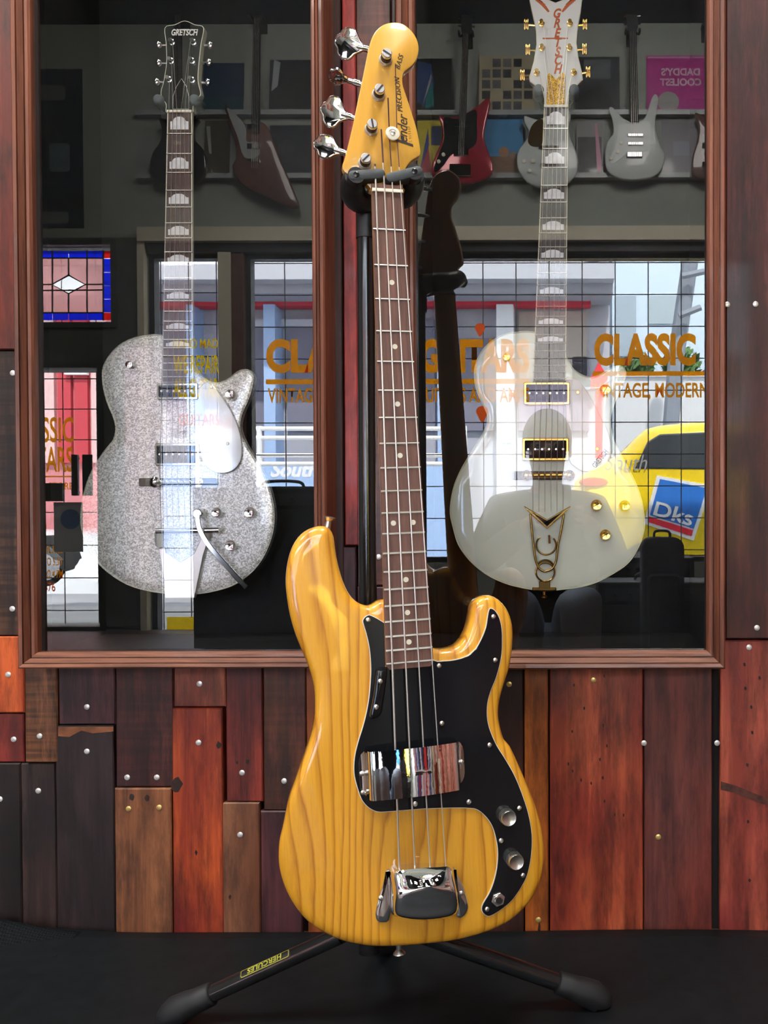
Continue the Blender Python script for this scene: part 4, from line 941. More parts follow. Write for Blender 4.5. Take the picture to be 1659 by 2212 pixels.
for p in ((492, 958), (457, 836)):
    u, v = uv(*p, GL, .006); MB().lathe([(.003, 0), (.0022, .0014)], (u, v, .0065), n=12).build('screw', MT['screw'], po)
    MB().cyl((u, v, -.001), (u, v, .004), .003, 10).build('spacer', MT['chrome'], po)
white_print = plain('ivory_print', (.75, .75, .70), .5)
ltext('GRETSCH', (848, 163), (985, 163), .0145, white_print, hd, GL, wh + .0005, k1, shear=.25, xs=.72, off=.0004)
u0, v0_ = uv(*k1(885, 149), GL, wh); u1, _ = uv(*k1(985, 149), GL, wh); MB().box((u0, v0_ - .0006, wh + .0005), (u1, v0_ + .0006, wh + .0009)).build('logo_bar', white_print, hd, smooth=0)
tcv = Q([k1(*p) for p in ((862, 545), (862, 480), (880, 430), (905, 392), (930, 430), (942, 480), (942, 545))], wh); tco = MB().slab(tcv, [(0, wh + .0012), (0, wh)]).build('truss_cover', white_print, hd, smooth=0)
MB().slab(inset(tcv if area(tcv) > 0 else tcv[::-1], .0009), [(0, wh + .0016), (0, wh + .0008)]).build('cover_face', black_lac, tco, smooth=0)
# vibrato tailpiece
a, b = Q([(338, 1147), (474, 1145)], .012)
tp_ = MB().tube([(a[0], a[1], .012), (b[0], b[1], .012)], .0052, 14).build('tailpiece_bar', MT['chrome'], g1)
pl = Q([(338, 1152), (350, 1150), (360, 1195), (390, 1215), (420, 1195), (440, 1152), (455, 1150), (440, 1200), (422, 1287), (420, 1292), (357, 1292), (354, 1250)], .006)
MB().slab(pl, [(.001, .0075), (0, .0065), (0, -.0005)]).build('tailpiece_plate', MT['nickel'], tp_, smooth=30)
MB().slab(Q([(335, 1150), (352, 1148), (354, 1180), (345, 1186), (337, 1178)], .01), [(.001, .0145), (0, .0135), (0, .0)]).build('hinge_bracket', MT['chrome'], tp_, smooth=30)
ltext('GRETSCH', (362, 1246), (412, 1228), .011, MT['nickel'], tp_, GL, .0075, lambda x, y: (x, y), xs=.8, off=.0004)
u, v = uv(427, 1110, GL, .016); arm = MB().lathe([(.009, .010), (.009, .016), (.007, .0185)], (u, v, 0), n=20)
arm.build('arm_pivot', MT['chrome'], tp_)
path = Q([(427, 1112), (431, 1140), (445, 1168), (470, 1200), (500, 1234), (522, 1258), (533, 1269)], .02); pth = cr(path, .006, False)
lf, rt = [], []
for i, p in enumerate(pth):
    q = pth[min(i + 1, len(pth) - 1)]; r = pth[max(i - 1, 0)]; dx, dy = q[0] - r[0], q[1] - r[1]; l = math.hypot(dx, dy); hwid = .0045
    lf.append((p[0] - dy / l * hwid, p[1] + dx / l * hwid)); rt.append((p[0] + dy / l * hwid, p[1] - dx / l * hwid))
MB().slab(lf + rt[::-1], [(.001, .0225), (0, .0215), (0, .0195)]).build('vibrato_arm', MT['chrome'], tp_, smooth=30)
# --- white guitar
Wd = dict(hw='gold', bind=plain('gold_edge_binding', (.62, .58, .42), .35), back=cream, top=cream, fbm=MT['ebony_soft'] if 'ebony_soft' in MT else wood('ebony_board', (.028, .022, .02), (.06, .048, .044), axis=1, scale=50, rough=.4), neckm=cream, fret=MT['nickel'], face=plain('white_head_face', (.74, .75, .72), .2, 0, .6), hwm=MT['gold'], ringm=MT['gold'], pole_dv=.0, key_style='stair',
 body=[(1151, 717), (1120, 717), (1086, 724), (1057, 741), (1038, 763), (1026, 792), (1025, 820), (1031, 849), (1045, 878), (1053, 902), (1048, 926), (1036, 948), (1014, 983), (992, 1022), (978, 1060), (972, 1104), (978, 1137), (990, 1176), (1014, 1210), (1048, 1239), (1091, 1260), (1135, 1271), (1178, 1276), (1226, 1272), (1274, 1263), (1318, 1243), (1356, 1217), (1380, 1181), (1392, 1142), (1390, 1099), (1380, 1060), (1363, 1022), (1342, 983), (1328, 955), (1320, 922), (1320, 898), (1330, 866), (1344, 835), (1352, 811), (1349, 796), (1337, 790), (1318, 796), (1298, 808), (1279, 815), (1260, 811), (1241, 799), (1229, 782), (1218, 760), (1190, 728)],
 board=[(1175, 232), (1227.5, 232), (1151, 823), (1222.5, 823)], bridge_mid=(1190, 1044),
 head=[k5(*p) for p in ((655, 487), (655, 430), (645, 402), (620, 386), (592, 368), (588, 345), (608, 275), (620, 200), (618, 130), (602, 60), (588, -8), (584, -38), (706, 12), (834, -38), (826, -8), (818, 60), (806, 120), (800, 190), (808, 255), (825, 325), (829, 358), (800, 386), (775, 402), (766, 430), (763, 487))], sharp=True,
 posts=[k5(*p) for p in ((643, 107), (770, 107), (645, 217), (768, 217), (622, 328), (788, 328))], keys=[k5(*p) for p in ((585, 112), (828, 112), (592, 225), (826, 222), (568, 340), (842, 326))],
 pickups=[(1131, 825, 1231, 874), (1128, 946, 1229, 995)], bridge=(1099, 1018, 1232, 1036), wheels=(1137, 1230), string_end=(1182, 1105),
 knobs=[(1094, 772, .006, 'strap'), (1307, 843, .0098, 'k'), (1288, 1091, .0098, 'k'), (1307, 1155, .0095, 'k'), (1349, 1092, .0095, 'k')])
b0 = at_y(1182, 1276, GY); GR = front_frame((b0.x, GY, b0.z))
g2, Q, hd, wh = make_gretsch(GR, 'white electric guitar with gold hardware and tall winged headstock in glass cabinet', Wd)
gd = cr(Q([k6(752, 785), k6(775, 780), k6(800, 787), k6(840, 830), k6(880, 900), k6(910, 960), k6(940, 1020), k7(955, 50), k7(955, 90), k7(930, 130), k7(880, 160), k7(830, 163), k7(790, 140), k7(768, 110), k6(756, 1030), k6(752, 900)], .006), .004)
po = MB().slab(gd, [(.001, .0065), (0, .0058), (0, .0035)]).build('pickguard', pale_gold, g2, smooth=30)
for p in (k6(806, 847), k7(893, 62)):
    u, v = uv(*p, GR, .006); MB().lathe([(.0034, 0), (.0025, .0014)], (u, v, .0065), n=12).build('screw', MT['gold'], po)
    MB().cyl((u, v, -.001), (u, v, .004), .003, 10).build('spacer', MT['gold'], po)
ltext('GRETSCH', (872, 150), (942, 62), .0128, plain('grey_print', (.16, .15, .2), .5), po, GR, .0065, k7, xs=.66, off=.0003)
for ch, y in zip('GRETSCH', (62, 106, 150, 192, 234, 272, 312)):
    ltext(ch, (696 + (y - 62) * .02, y), (722 + (y - 62) * .02, y), .0215 if ch != 'T' else .0215, logo_red, hd, GR, wh + .0006, k5, shear=.3, xs=.8, off=.0007)
u0, v0_ = uv(*k5(648, 173), GR, wh); u1, _ = uv(*k5(762, 173), GR, wh); MB().box((u0, v0_ - .001, wh + .0006), (u1, v0_ + .001, wh + .001)).build('logo_bar', logo_red, hd, smooth=0)
for s in (-1, 1):
    for k in range(4):
        pts = [(706 + s * (26 + k * 6), 46 - k * 10 + 6), (706 + s * (60 + k * 14), 6 - k * 2 - 6 * k), (706 + s * (95 - k * 2), -8 - k * 4), (706 + s * (66 + k * 8), 22 - k * 6), (706 + s * (34 + k * 6), 56 - k * 12)]
        MB().slab(Q([k5(*p) for p in pts], wh), [(0, wh + .0009 + k * .0001), (0, wh)]).build('wing_feather', logo_red, hd, smooth=0)
tcv = Q([k5(*p) for p in ((666, 476), (668, 340), (680, 328), (708, 358), (738, 325), (750, 338), (747, 476))], wh); MB().slab(tcv, [(.0005, wh + .0022), (0, wh + .0017), (0, wh)]).build('truss_cover', goldsp, hd, smooth=0)
# tailpiece with the letter G
dark_gold = plain('aged_gold', (.45, .29, .09), .2, 1.0)
ch = Q([k7(*p) for p in ((566, 318), (668, 378), (772, 318), (745, 352), (668, 420), (592, 352))], .012)
tl = MB().slab(ch, [(.0012, .014), (0, .0125), (0, .009)]).build('tailpiece_chevron', dark_gold, g2, smooth=20)
MB().slab(Q([k7(*p) for p in ((600, 345), (668, 384), (738, 345), (668, 410))], .0145), [(.0006, .0152), (0, .0138)]).build('chevron_inlay', black_lac, tl, smooth=0)
for pts in (((592, 352), (600, 430), (608, 500), (618, 565), (635, 600), (658, 612)), ((744, 352), (730, 430), (716, 500), (708, 565), (690, 600), (658, 612))):
    q = cr([(u, v, .006) for u, v in Q([k7(*p) for p in pts], .006)], .005, False); MB().tube(q, .0021, 10).build('tailpiece_rod', dark_gold, tl)
def arc(cx, cy, r, a0, a1, nm):
    u, v = uv(*k7(cx, cy), GR, .006); e = uv(*k7(cx + r, cy), GR, .006); R_ = e[0] - u
    MB().tube([(u + R_ * math.cos(rad(a)), v + R_ * math.sin(rad(a)), .006) for a in range(a0, a1 + 1, 8)], .0017, 8).build(nm, dark_gold, tl)
arc(664, 492, 44, -230, 45, 'letter_ring'); arc(660, 614, 42, 0, 360, 'loop_ring'); arc(660, 600, 40, 20, 160, 'loop_ring')
q = Q([k7(677, 448), k7(679, 486)], .006); MB().tube([(q[0][0], q[0][1], .006), (q[1][0], q[1][1], .006)], .0019, 8).build('letter_stem', dark_gold, tl)
(a, b1), (c, bb) = Q([k7(632, 655), k7(682, 690)], .006); MB().box((a, bb, .0005), (c, b1, .006), .001).build('hinge_plate', dark_gold, tl, smooth=20)
(a, b1), (c, bb) = Q([k7(602, 683), k7(708, 698)], .006); MB().box((a, bb, -.03), (c, b1, .006), .0012).build('end_plate', MT['gold'], tl, smooth=20)
u, v = uv(*k7(655, 700), GR, -.01); MB().lathe([(.0042, 0), (.0036, .006), (.0062, .009), (.0058, .011), (.002, .012)], (u, v, -.006), (0, -1, 0), 16).build('strap_knob', MT['gold'], g2)
# hangers
for px, py, lb in (((340, 418), 213, 'padded guitar hanger carrying the silver sparkle guitar'), ((1163, 1240), 191, 'padded guitar hanger carrying the white guitar')):
    ym = GY + .0; c = at_y(sum(px) / 2, py, .2); HM = front_frame((c.x, .2135, c.z))
    h = thing('guitar_hanger', HM, lb, 'guitar hanger', 'cabinet guitar hangers')
    MB().slab(rrect(-.03, -.035, .03, .035, .006), [(.001, .008), (0, .007), (0, 0)]).build('back_plate', MT['black_plastic'], h, smooth=30)
    MB().cyl((0, 0, .004), (0, 0, .052), .008, 12).build('stem', MT['black_metal'], h)
    for p in px:
        q = HM.inverted() @ at_y(p, py, GY - .012); u, v, wz = q
        ar = MB().tube(cr([(0, 0, .05), (u * .6, v - .006, .050), (u, v, .056), (u, v, wz - .008)], .006, False), .0042, 10).build('arm', MT['black_metal'], h)
        MB().tube([(u, v, .060), (u, v, .064), (u, v, wz - .006), (u, v, wz - .001), (u, v, wz)], [.006, .0095, .0095, .008, .004], 14).build('foam_sleeve', foam, ar, smooth=60)

# ------------------------------------------------------------------ street wall of the shop (seen mirrored in the cabinet glass)
SF = shop_frame((0, -DW, 0))
def SX(px, py=900, d=DW): return vat(px, py, d).x
def SZ(py, px=900, d=DW): return vat(px, py, d).z
def rect(px0, py0, px1, py1, d=DW):      # pixel box -> local (u0, v0, u1, v1) on the street wall frame
    a, b = vat(px0, (py0 + py1) / 2, d), vat(px1, (py0 + py1) / 2, d); c, e = vat((px0 + px1) / 2, py0, d), vat((px0 + px1) / 2, py1, d)
    return (-b.x, e.z, -a.x, c.z)
def sbox(name, m, parent, px0, py0, px1, py1, w0, w1, d=DW, ch=0.0):
    u0, v0, u1, v1 = rect(px0, py0, px1, py1, d)
    if w0 == w1: return MB().add([(u0, v0, w0), (u1, v0, w0), (u1, v1, w0), (u0, v1, w0)], [(0, 1, 2, 3)]).build(name, m, parent, smooth=0)    # film on the glass
    return MB().box((u0, v0, w0), (u1, v1, w1), ch).build(name, m, parent, smooth=0)
def wtext(s, px0, py0, px1, py1, m, parent, wz, d=DW, flip=True, shear=0, off=.0, name='lettering', ext=.001):
    o = text(s, 1.0, m, parent, (0, 0, 0), shear=shear, off=off, ext=0, name=name)
    xs = [v.co.x for v in o.data.vertices]; ys = [v.co.y for v in o.data.vertices]; u0, v0, u1, v1 = rect(px0, py0, px1, py1, d)
    ax, bx, ay, by = min(xs), max(xs), min(ys), max(ys)
    for v in o.data.vertices:
        t = (v.co.x - ax) / (bx - ax); s_ = (v.co.y - ay) / (by - ay)
        v.co = ((u1 + (u0 - u1) * t) if flip else (u0 + (u1 - u0) * t), v0 + (v1 - v0) * s_, wz)
    return o
holes = [rect(530, 545, 1640, 1215), rect(322, 545, 495, 1392), rect(20, 797, 221, 1352), rect(50, 533, 247, 699)]
us = sorted({-XR, -XL, *[h[0] for h in holes], *[h[2] for h in holes]}); vs_ = sorted({-.1, CEIL + .1, *[h[1] for h in holes], *[h[3] for h in holes]})
def holed(us, vs, holes, w0, w1):
    b = MB()
    for i in range(len(us) - 1):
        j = 0
        while j < len(vs) - 1:
            cx = (us[i] + us[i + 1]) / 2; solid = lambda k: not any(h[0] < cx < h[2] and h[1] < (vs[k] + vs[k + 1]) / 2 < h[3] for h in holes)
            if solid(j):
                k = j
                while k + 1 < len(vs) - 1 and solid(k + 1): k += 1
                b.box((us[i], vs[j], w0), (us[i + 1], vs[k + 1], w1)); j = k
            j += 1
    return b
wfm = plain('grey_green_wall_paint', srgb(140, 146, 138), .75, noise=.12, scale=3)
wfr = holed(us, vs_, holes, -.15, 0).build('wall_front', wfm, smooth=0); wfr.matrix_basis = SF; tag(wfr, 'grey street wall of the shop with the shop windows', None, None, 'structure')
cream_trim = plain('cream_trim_paint', srgb(206, 200, 180), .6); dark_trim = plain('dark_frame_paint', (.012, .012, .014), .5); olive = plain('dark_olive_door_paint', srgb(72, 76, 70), .6, noise=.15, scale=5)
brown_post = wood('brown_post', (.08, .03, .02), (.16, .07, .045), axis=1, scale=20)
def struct(name, label, M=SF): e = thing(name, M, label, None, None, 'structure'); return e
t1 = struct('trim_1', 'cream lintel over the shop windows'); sbox('lintel', cream_trim, t1, 308, 496, 1760, 526, 0, .07); sbox('side_jamb', cream_trim, t1, 308, 500, 322, 1405, 0, .05); sbox('head_board', dark_trim, t1, 322, 527, 1760, 546, -.1, .03)
t2 = struct('trim_2', 'cream and brown post between the shop windows'); sbox('cream_post', cream_trim, t2, 478, 546, 505, 1405, -.1, .03); sbox('brown_post', brown_post, t2, 505, 546, 531, 1405, -.1, .02)
# panelled entrance with leaded light
d1 = struct('door_1', 'dark olive entrance door with leaded light and lettered glass')
ou = sorted({rect(-30, 0, 300, 9)[0], rect(-30, 0, 300, 9)[2], *[holes[2][0], holes[2][2], holes[3][0], holes[3][2]]}); ov_ = sorted({.02, SZ(515), holes[2][1], holes[2][3], holes[3][1], holes[3][3]})
holed(ou, ov_, holes[2:], -.02, .03).build('door_leaf', olive, d1, smooth=0)
mould = plain('door_moulding', srgb(58, 62, 58), .6)
for (u0, v0, u1, v1) in (holes[2], holes[3]):
    for a in ((u0 - .03, v0 - .03, u1 + .03, v0), (u0 - .03, v1, u1 + .03, v1 + .03), (u0 - .03, v0, u0, v1), (u1, v0, u1 + .03, v1)): MB().box((a[0], a[1], .03), (a[2], a[3], .045)).build('glazing_bead', mould, d1, smooth=0)
hz = holes[2]; MB().box((hz[0], hz[1], -.006), (hz[2], hz[3], 0)).build('door_pane', MT['pane'], d1, smooth=0)
blue_g = stained('cobalt_glass', (.004, .02, .95), .25); red_g = stained('ruby_glass', (.95, .01, .008), .25); pink_g = stained('pink_glass', (1.0, .50, .48), .15); clear_g = stained('clear_bevel_glass', (.95, .95, .92), .7)
lead = plain('lead_came', (.03, .03, .032), .5)
lw = struct('window_3', 'leaded stained glass light with blue border, red corners and pink field')
def piece(name, m, px0, py0, px1, py1): sbox(name, m, lw, px0, py0, px1, py1, -.009, -.009)
for x0, x1 in ((58, 77), (222, 239)):
    for y0, y1 in ((541, 557), (675, 691)): piece('red_pane', red_g, x0, y0, x1, y1)
    for y0, y1 in ((558, 587), (588, 616), (617, 645), (646, 674)): piece('blue_pane', blue_g, x0, y0, x1, y1)
for x0, x1 in ((78, 111), (112, 146), (147, 187), (188, 221)):
    for y0, y1 in ((541, 557), (675, 691)): piece('blue_pane', blue_g, x0, y0, x1, y1)
def poly(name, m, pts): MB().add([(*ruv(*p, SF, DW), -.009) for p in pts], [tuple(range(len(pts)))]).build(name, m, lw, smooth=0)
for sx in (-1, 1):
    for sy in (-1, 1):
        X0 = 147; a, b = 36, 20; ex = 222 if sx > 0 else 78; ey = 558 if sy < 0 else 674
        poly('pink_pane', pink_g, [(X0, 614 + sy * (b + .5)), (X0 + sx * a, 614.3), (ex, 614.3), (ex, ey), (X0 + .3 * sx, ey)])
poly('diamond_pane', clear_g, [(147, 595), (182, 614), (147, 633), (112, 614)])
def came(pts): MB().tube([(*ruv(*p, SF, DW), -.006) for p in pts], .0045, 6).build('lead_came', lead, lw)
for pts in ([(77, 557), (222, 557)], [(77, 675), (222, 675)], [(222, 540), (222, 692)], [(77, 540), (77, 692)], [(147, 557), (147, 594)], [(147, 634), (147, 675)], [(77, 614), (111, 614)], [(183, 614), (222, 614)], [(147, 594), (183, 614), (147, 634), (111, 614), (147, 594)], [(112, 540), (112, 557)], [(187, 540), (187, 557)], [(112, 557), (112, 675)], [(187, 557), (187, 675)], [(77, 627), (222, 626)]): came(pts)
# shop windows: pane, frame, wire grille, lettering
orange = stained('orange_vinyl', (.98, .34, .0), .12); yellow = stained('yellow_vinyl', (1.0, .66, .0), .12); redv = stained('red_vinyl', (.9, .12, .02), .0); pale_v = stained('pale_vinyl', (.7, .75, .85), .1)
bar_m = plain('grille_wire', (.02, .03, .03), .5)
def window(name, label, h, px, py, d=DW):
    wnd = struct(name, label); u0, v0, u1, v1 = h; t = .03
    for a in ((u0, v0, u1, v0 + t), (u0, v1 - t, u1, v1), (u0, v0 + t, u0 + t, v1 - t), (u1 - t, v0 + t, u1, v1 - t)): MB().box((a[0], a[1], -.09), (a[2], a[3], -.02)).build('window_frame', dark_trim, wnd, smooth=0)
    MB().box((u0 + t, v0 + t, -.062), (u1 - t, v1 - t, -.056)).build('window_pane', MT['pane'], wnd, smooth=0)
    g = thing('window_grille', SF, 'wire grille outside the ' + label.split(' pane')[0], 'window grille', 'window grilles')
    for p in px: u = -SX(p, 900, DW + .12); MB().cyl((u, v0, -.12), (u, v1, -.12), .0032, 6).build('wire', bar_m, g)
    for p in py: v = SZ(p, 900, DW + .12); MB().cyl((u0, v, -.123), (u1, v, -.123), .0032, 6).build('wire', bar_m, g)
    return wnd
w1 = window('window_1', 'wide shop window pane lettered in orange', holes[0], [546 + 71.2 * i for i in range(16)], [568 + 69 * i for i in range(10)])
w2 = window('window_2', 'narrow shop window pane lettered in yellow', holes[1], [350 + 60 * i for i in range(3)], [562 + 69 * i for i in range(12)])
w3g = thing('window_grille', SF, 'wire grille outside the lettered door glass', 'window grille', 'window grilles')
for p in (112, 187): u = -SX(p); MB().cyl((u, holes[2][1], -.12), (u, holes[3][3], -.12), .0032, 6).build('wire', bar_m, w3g)
for p in (560, 626, 810, 877, 945, 1105, 1178, 1250, 1322): v = SZ(p); MB().cyl((holes[2][0], v, -.123), (holes[2][2], v, -.123), .0032, 6).build('wire', bar_m, w3g)
WL = -.054
def classic(parent, px0, pxm0, pxm1, px1, y0, y1, dy):
    wtext('CLASSIC', px0, y0, pxm0, y1, orange, parent, WL, off=.05); wtext('GUITARS', pxm1, y0 + dy, px1, y1 + dy, orange, parent, WL, off=.05)
    sbox('underline', orange, parent, px0, y1 + 13, px1, y1 + 24, WL, WL)
    wtext('VINTAGE, MODERN, RARE GUITARS AND AMPS', px0 + 4, y1 + 32, px1, y1 + 70, orange, parent, WL, off=.02)
classic(w1, 568, 846, 905, 1143, 728, 803, 0)
wtext('CLASSIC', 1284, 716, 1506, 787, orange, w1, WL, off=.05); sbox('underline', orange, w1, 1281, 799, 1610, 809, WL, WL); wtext('VINTAGE, MODERN RARE', 1284, 824, 1610, 862, orange, w1, WL, off=.02)
def pick(px, py, r):
    o = [(0, -1.1), (.55, -.3), (.8, .4), (.45, .9), (0, 1), (-.45, .9), (-.8, .4), (-.55, -.3)]
    q = cr([ruv(px + x * r, py - y * r, SF, DW) for x, y in o], .01); MB().add([(*p, WL) for p in q], [tuple(range(len(q)))]).build('pick_emblem', redv, w1, smooth=0)
pick(1040, 892, 17); pick(1035, 708, 14)
wtext('HAND MADE', 365, 728, 473, 749, yellow, w2, WL, off=.02); wtext('WE REPAIR', 366, 764, 466, 804, yellow, w2, WL, off=.025); wtext('ALL GUITARS', 366, 814, 472, 856, yellow, w2, WL, off=.025); wtext('GUITARS', 378, 892, 467, 918, redv, w2, WL, off=.02)
sbox('notice_card', yellow, w2, 352, 1335, 418, 1388, WL, WL)
for t_, a in (('CLASSIC', (20, 901, 160, 956)), ('GUITARS', (24, 965, 158, 1020)), ('EST. STORE', (70, 1042, 158, 1058)), ('6', (84, 1104, 101, 1150)), ('HOURS', (78, 1178, 136, 1196)), ('10 TO 5.30', (82, 1204, 134, 1222)), ('10 TO 4 PM', (82, 1231, 136, 1249)), ('8 676', (82, 1258, 120, 1278))):
    wtext(t_, *a, redv if '676' in t_ else orange, d1, .002, off=.015)
sbox('underline', orange, d1, 40, 1028, 158, 1031, .002, .002)
cards = thing('door_sign', frame(SF @ Vector((*rect(118, 1085, 180, 1192)[:2], .004)), (-1, 0, 0), (0, 0, 1), (0, 1, 0)), 'white card with a blue round picture on the door glass', 'sign')
u0, v0, u1, v1 = rect(118, 1085, 180, 1192); MB().box((0, 0, 0), (u1 - u0, v1 - v0, .003)).build('card', plain('card_white', (.5, .52, .52), .7), cards, smooth=0)
MB().slab(circ((u1 - u0) * .42, (v1 - v0) * .66, .058, 24), [(0, .0045), (0, .003)]).build('round_picture', plain('card_blue', (.05, .14, .32), .6), cards, smooth=0)
u0, v0, u1, v1 = rect(60, 1044, 140, 1083); ds = MB().box((u0, v0, .002), (u1, v1, .03), .004).build('notice_board', dark_trim, smooth=0); ds.matrix_basis = SF; tag(ds, 'small black notice board on the lettered door glass', 'notice board')
for x0, x1, lb in ((163, 177, 'black upright door pull nearest the glass edge'), (187, 206, 'black upright door pull beside the dark door stile')):
    u0, v0, u1, v1 = rect(x0, 983, x1, 1071); o = MB().box((u0, v0, .03), (u1, v1, .055), .008).build('door_pull', MT['black_metal'], smooth=0)
    for vv_ in (v0 + .02, v1 - .02): o2 = MB().cyl(((u0 + u1) / 2, vv_, .0), ((u0 + u1) / 2, vv_, .035), .008, 10).build('stud', MT['black_metal'], o)
    o.matrix_basis = SF; tag(o, lb, 'door pull')

# ------------------------------------------------------------------ record sleeves on ledges
ledge_m = plain('ledge_acrylic', (.30, .33, .33), .3)
for py, x0, x1, lb in ((250, 300, 700, 'upper record ledge above the narrow shop window'), (386, 300, 700, 'lower record ledge above the narrow shop window'), (250, 880, 1760, 'upper record ledge above the wide shop window'), (385, 880, 1760, 'lower record ledge above the wide shop window')):
    u0, v0, u1, v1 = rect(x0, py - 1, x1, py + 5); o = MB().box((u0, v0, .001), (u1, v0 + .012, .05)).build('record_ledge', ledge_m, smooth=0); MB().box((u0, v0 + .012, .044), (u1, v0 + .028, .05)).build('lip', ledge_m, o, smooth=0); o.matrix_basis = SF; tag(o, lb, 'ledge', 'record ledges')
cP = lambda n, c, r=.35: plain('sleeve_' + n, c, r, coat=.5)
def record(x0, y0, x1, y1, c, label, art=(), tilt=.10):
    u0, v0, u1, v1 = rect(x0, y0, x1, y1); M_ = SF @ Matrix.Translation((u0, v0, .038)) @ Matrix.Rotation(-tilt, 4, 'X'); W_, H_ = u1 - u0, v1 - v0
    s = thing('record_sleeve', M_, label, 'record sleeve', 'record sleeves on the ledges')
    MB().box((0, 0, 0), (W_, H_, .004)).build('sleeve', cP('base', c), s, smooth=0)
    for i, (kind, nums, cc) in enumerate(art):
        m = cP('print', cc); wz = .0046 + .0004 * i
        if kind == 'b': a, b, c_, d = nums; MB().box((W_ * (1 - c_), H_ * (1 - d), .004), (W_ * (1 - a), H_ * (1 - b), wz)).build('cover_print', m, s, smooth=0)
        elif kind == 'c': MB().slab(circ(W_ * (1 - nums[0]), H_ * (1 - nums[1]), W_ * nums[2], 16), [(0, wz), (0, .004)]).build('cover_print', m, s, smooth=0)
        elif kind == 'p': MB().slab([(W_ * (1 - a), H_ * (1 - b)) for a, b in nums], [(0, wz), (0, .004)]).build('cover_print', m, s, smooth=0)
    return s, W_, H_
K = (.012, .013, .015)
record(896, 128, 976, 249, K, 'dark sleeve with a blue and teal shape beside the red guitar neck', [('p', ((.1, .05), (.45, .1), (.55, .5), (.3, .9), (.05, .8)), (.03, .06, .16)), ('p', ((.35, .5), (.5, .45), (.55, .9), (.3, .95)), (.02, .16, .17)), ('p', ((.2, .95), (.45, .3), (.5, .35)), (.3, .28, .36))])
r_, W_, H_ = record(1036, 122, 1155, 249, (.34, .30, .20), 'tan sleeve printed with a grid of small portraits')
r2 = random.Random(3)
for i in range(5):
    for j in range(5):
        if (i + j) % 4: MB().box((W_ * (.04 + .19 * i), H_ * (.04 + .19 * j), .004), (W_ * (.19 + .19 * i), H_ * (.19 + .19 * j), .0045)).build('portrait_print', cP('face', tuple(r2.uniform(.02, .12) for _ in range(1)) * 3), r_, smooth=0)
record(1242, 124, 1338, 249, (.03, .034, .04), 'black sleeve in crinkled plastic with a grey sky', [('b', (.2, .05, .8, .4), (.10, .11, .12)), ('p', ((.05, .7), (.6, .5), (.9, .9), (.1, .95)), (.012, .013, .014))])
r_, W_, H_ = record(1396, 121, 1532, 249, (.42, .03, .24), 'magenta sleeve with pale block lettering', [('c', (.34, .82, .17), (.3, .3, .29)), ('b', (.02, .02, .98, .05), (.5, .25, .4))])
pk_l = plain('pale_pink_print', (.62, .42, .52), .5)
for s_, y, wd in (("DADDY'S", .70, .55), ('COOLEST', .52, .62)):
    o = text(s_, .058, pk_l, r_, (W_ * .46, H_ * y, .0048), off=.002, xs=.92)
record(896, 262, 955, 385, (.55, .45, .02), 'yellow sleeve with red and blue wedges beside the red guitar', [('p', ((.2, .95), (.65, .95), (.5, .4)), (.4, .02, .04)), ('p', ((.2, .95), (.5, .15), (.55, .45)), (.02, .03, .2)), ('b', (.62, .1, .98, .45), (.02, .04, .12))])
record(1048, 258, 1130, 382, (.06, .22, .42), 'sky blue sleeve with an orange crowd print', [('b', (.0, .68, 1, 1), (.2, .12, .08)), ('c', (.5, .6, .14), (.35, .18, .10)), ('c', (.75, .66, .1), (.3, .2, .14))])
record(1245, 262, 1302, 384, (.20, .20, .20), 'grey sleeve with a black square and pink streak', [('b', (.05, .3, .95, .95), K), ('p', ((.7, .05), (.78, .05), (.95, .8), (.9, 1), (.78, .98)), (.5, .2, .3))])
record(1428, 258, 1512, 384, (.16, .15, .17), 'mauve grey sleeve with a pale central square', [('b', (.3, .4, .7, .65), (.22, .24, .3))])
record(443, 138, 530, 249, (.015, .04, .09), 'deep blue sleeve beside the hanging angular guitar', [('b', (0, .7, 1, 1), (.02, .06, .08))])
record(585, 131, 676, 249, (.03, .032, .034), 'black sleeve in shiny plastic next to the cabinet frame', [('p', ((.1, 0), (.25, .05), (.2, .5), (.05, .6)), (.35, .38, .4))])
record(585, 272, 676, 385, (.02, .024, .03), 'blue black sleeve with a dim face', [('c', (.4, .45, .2), (.05, .05, .055))])
record(445, 262, 500, 385, (.06, .055, .04), 'dark sleeve behind the angular guitar', [('p', ((.05, .1), (.2, .1), (.3, .6), (.2, .6)), (.3, .33, .34))])
# poster at far end
u0, v0, u1, v1 = rect(58, 150, 180, 492); po = MB().box((u0, v0, .002), (u1, v1, .006)).build('music_poster', plain('poster_dark', (.02, .03, .045), .4, noise=.6, scale=6, coat=.4), smooth=0); po.matrix_basis = SF; tag(po, 'tall dark blue poster beside the entrance', 'poster')
for a, c in (((70, 185, 142, 218), (.12, .13, .13)), ((108, 310, 152, 372), (.10, .14, .16)), ((64, 458, 150, 484), (.13, .14, .14))): uu0, vv0, uu1, vv1 = rect(*a); MB().slab(rrect(uu0, vv0, uu1, vv1, .02), [(0, .0075), (0, .005)]).build('poster_print', plain('poster_print', c, .5), po, smooth=0)

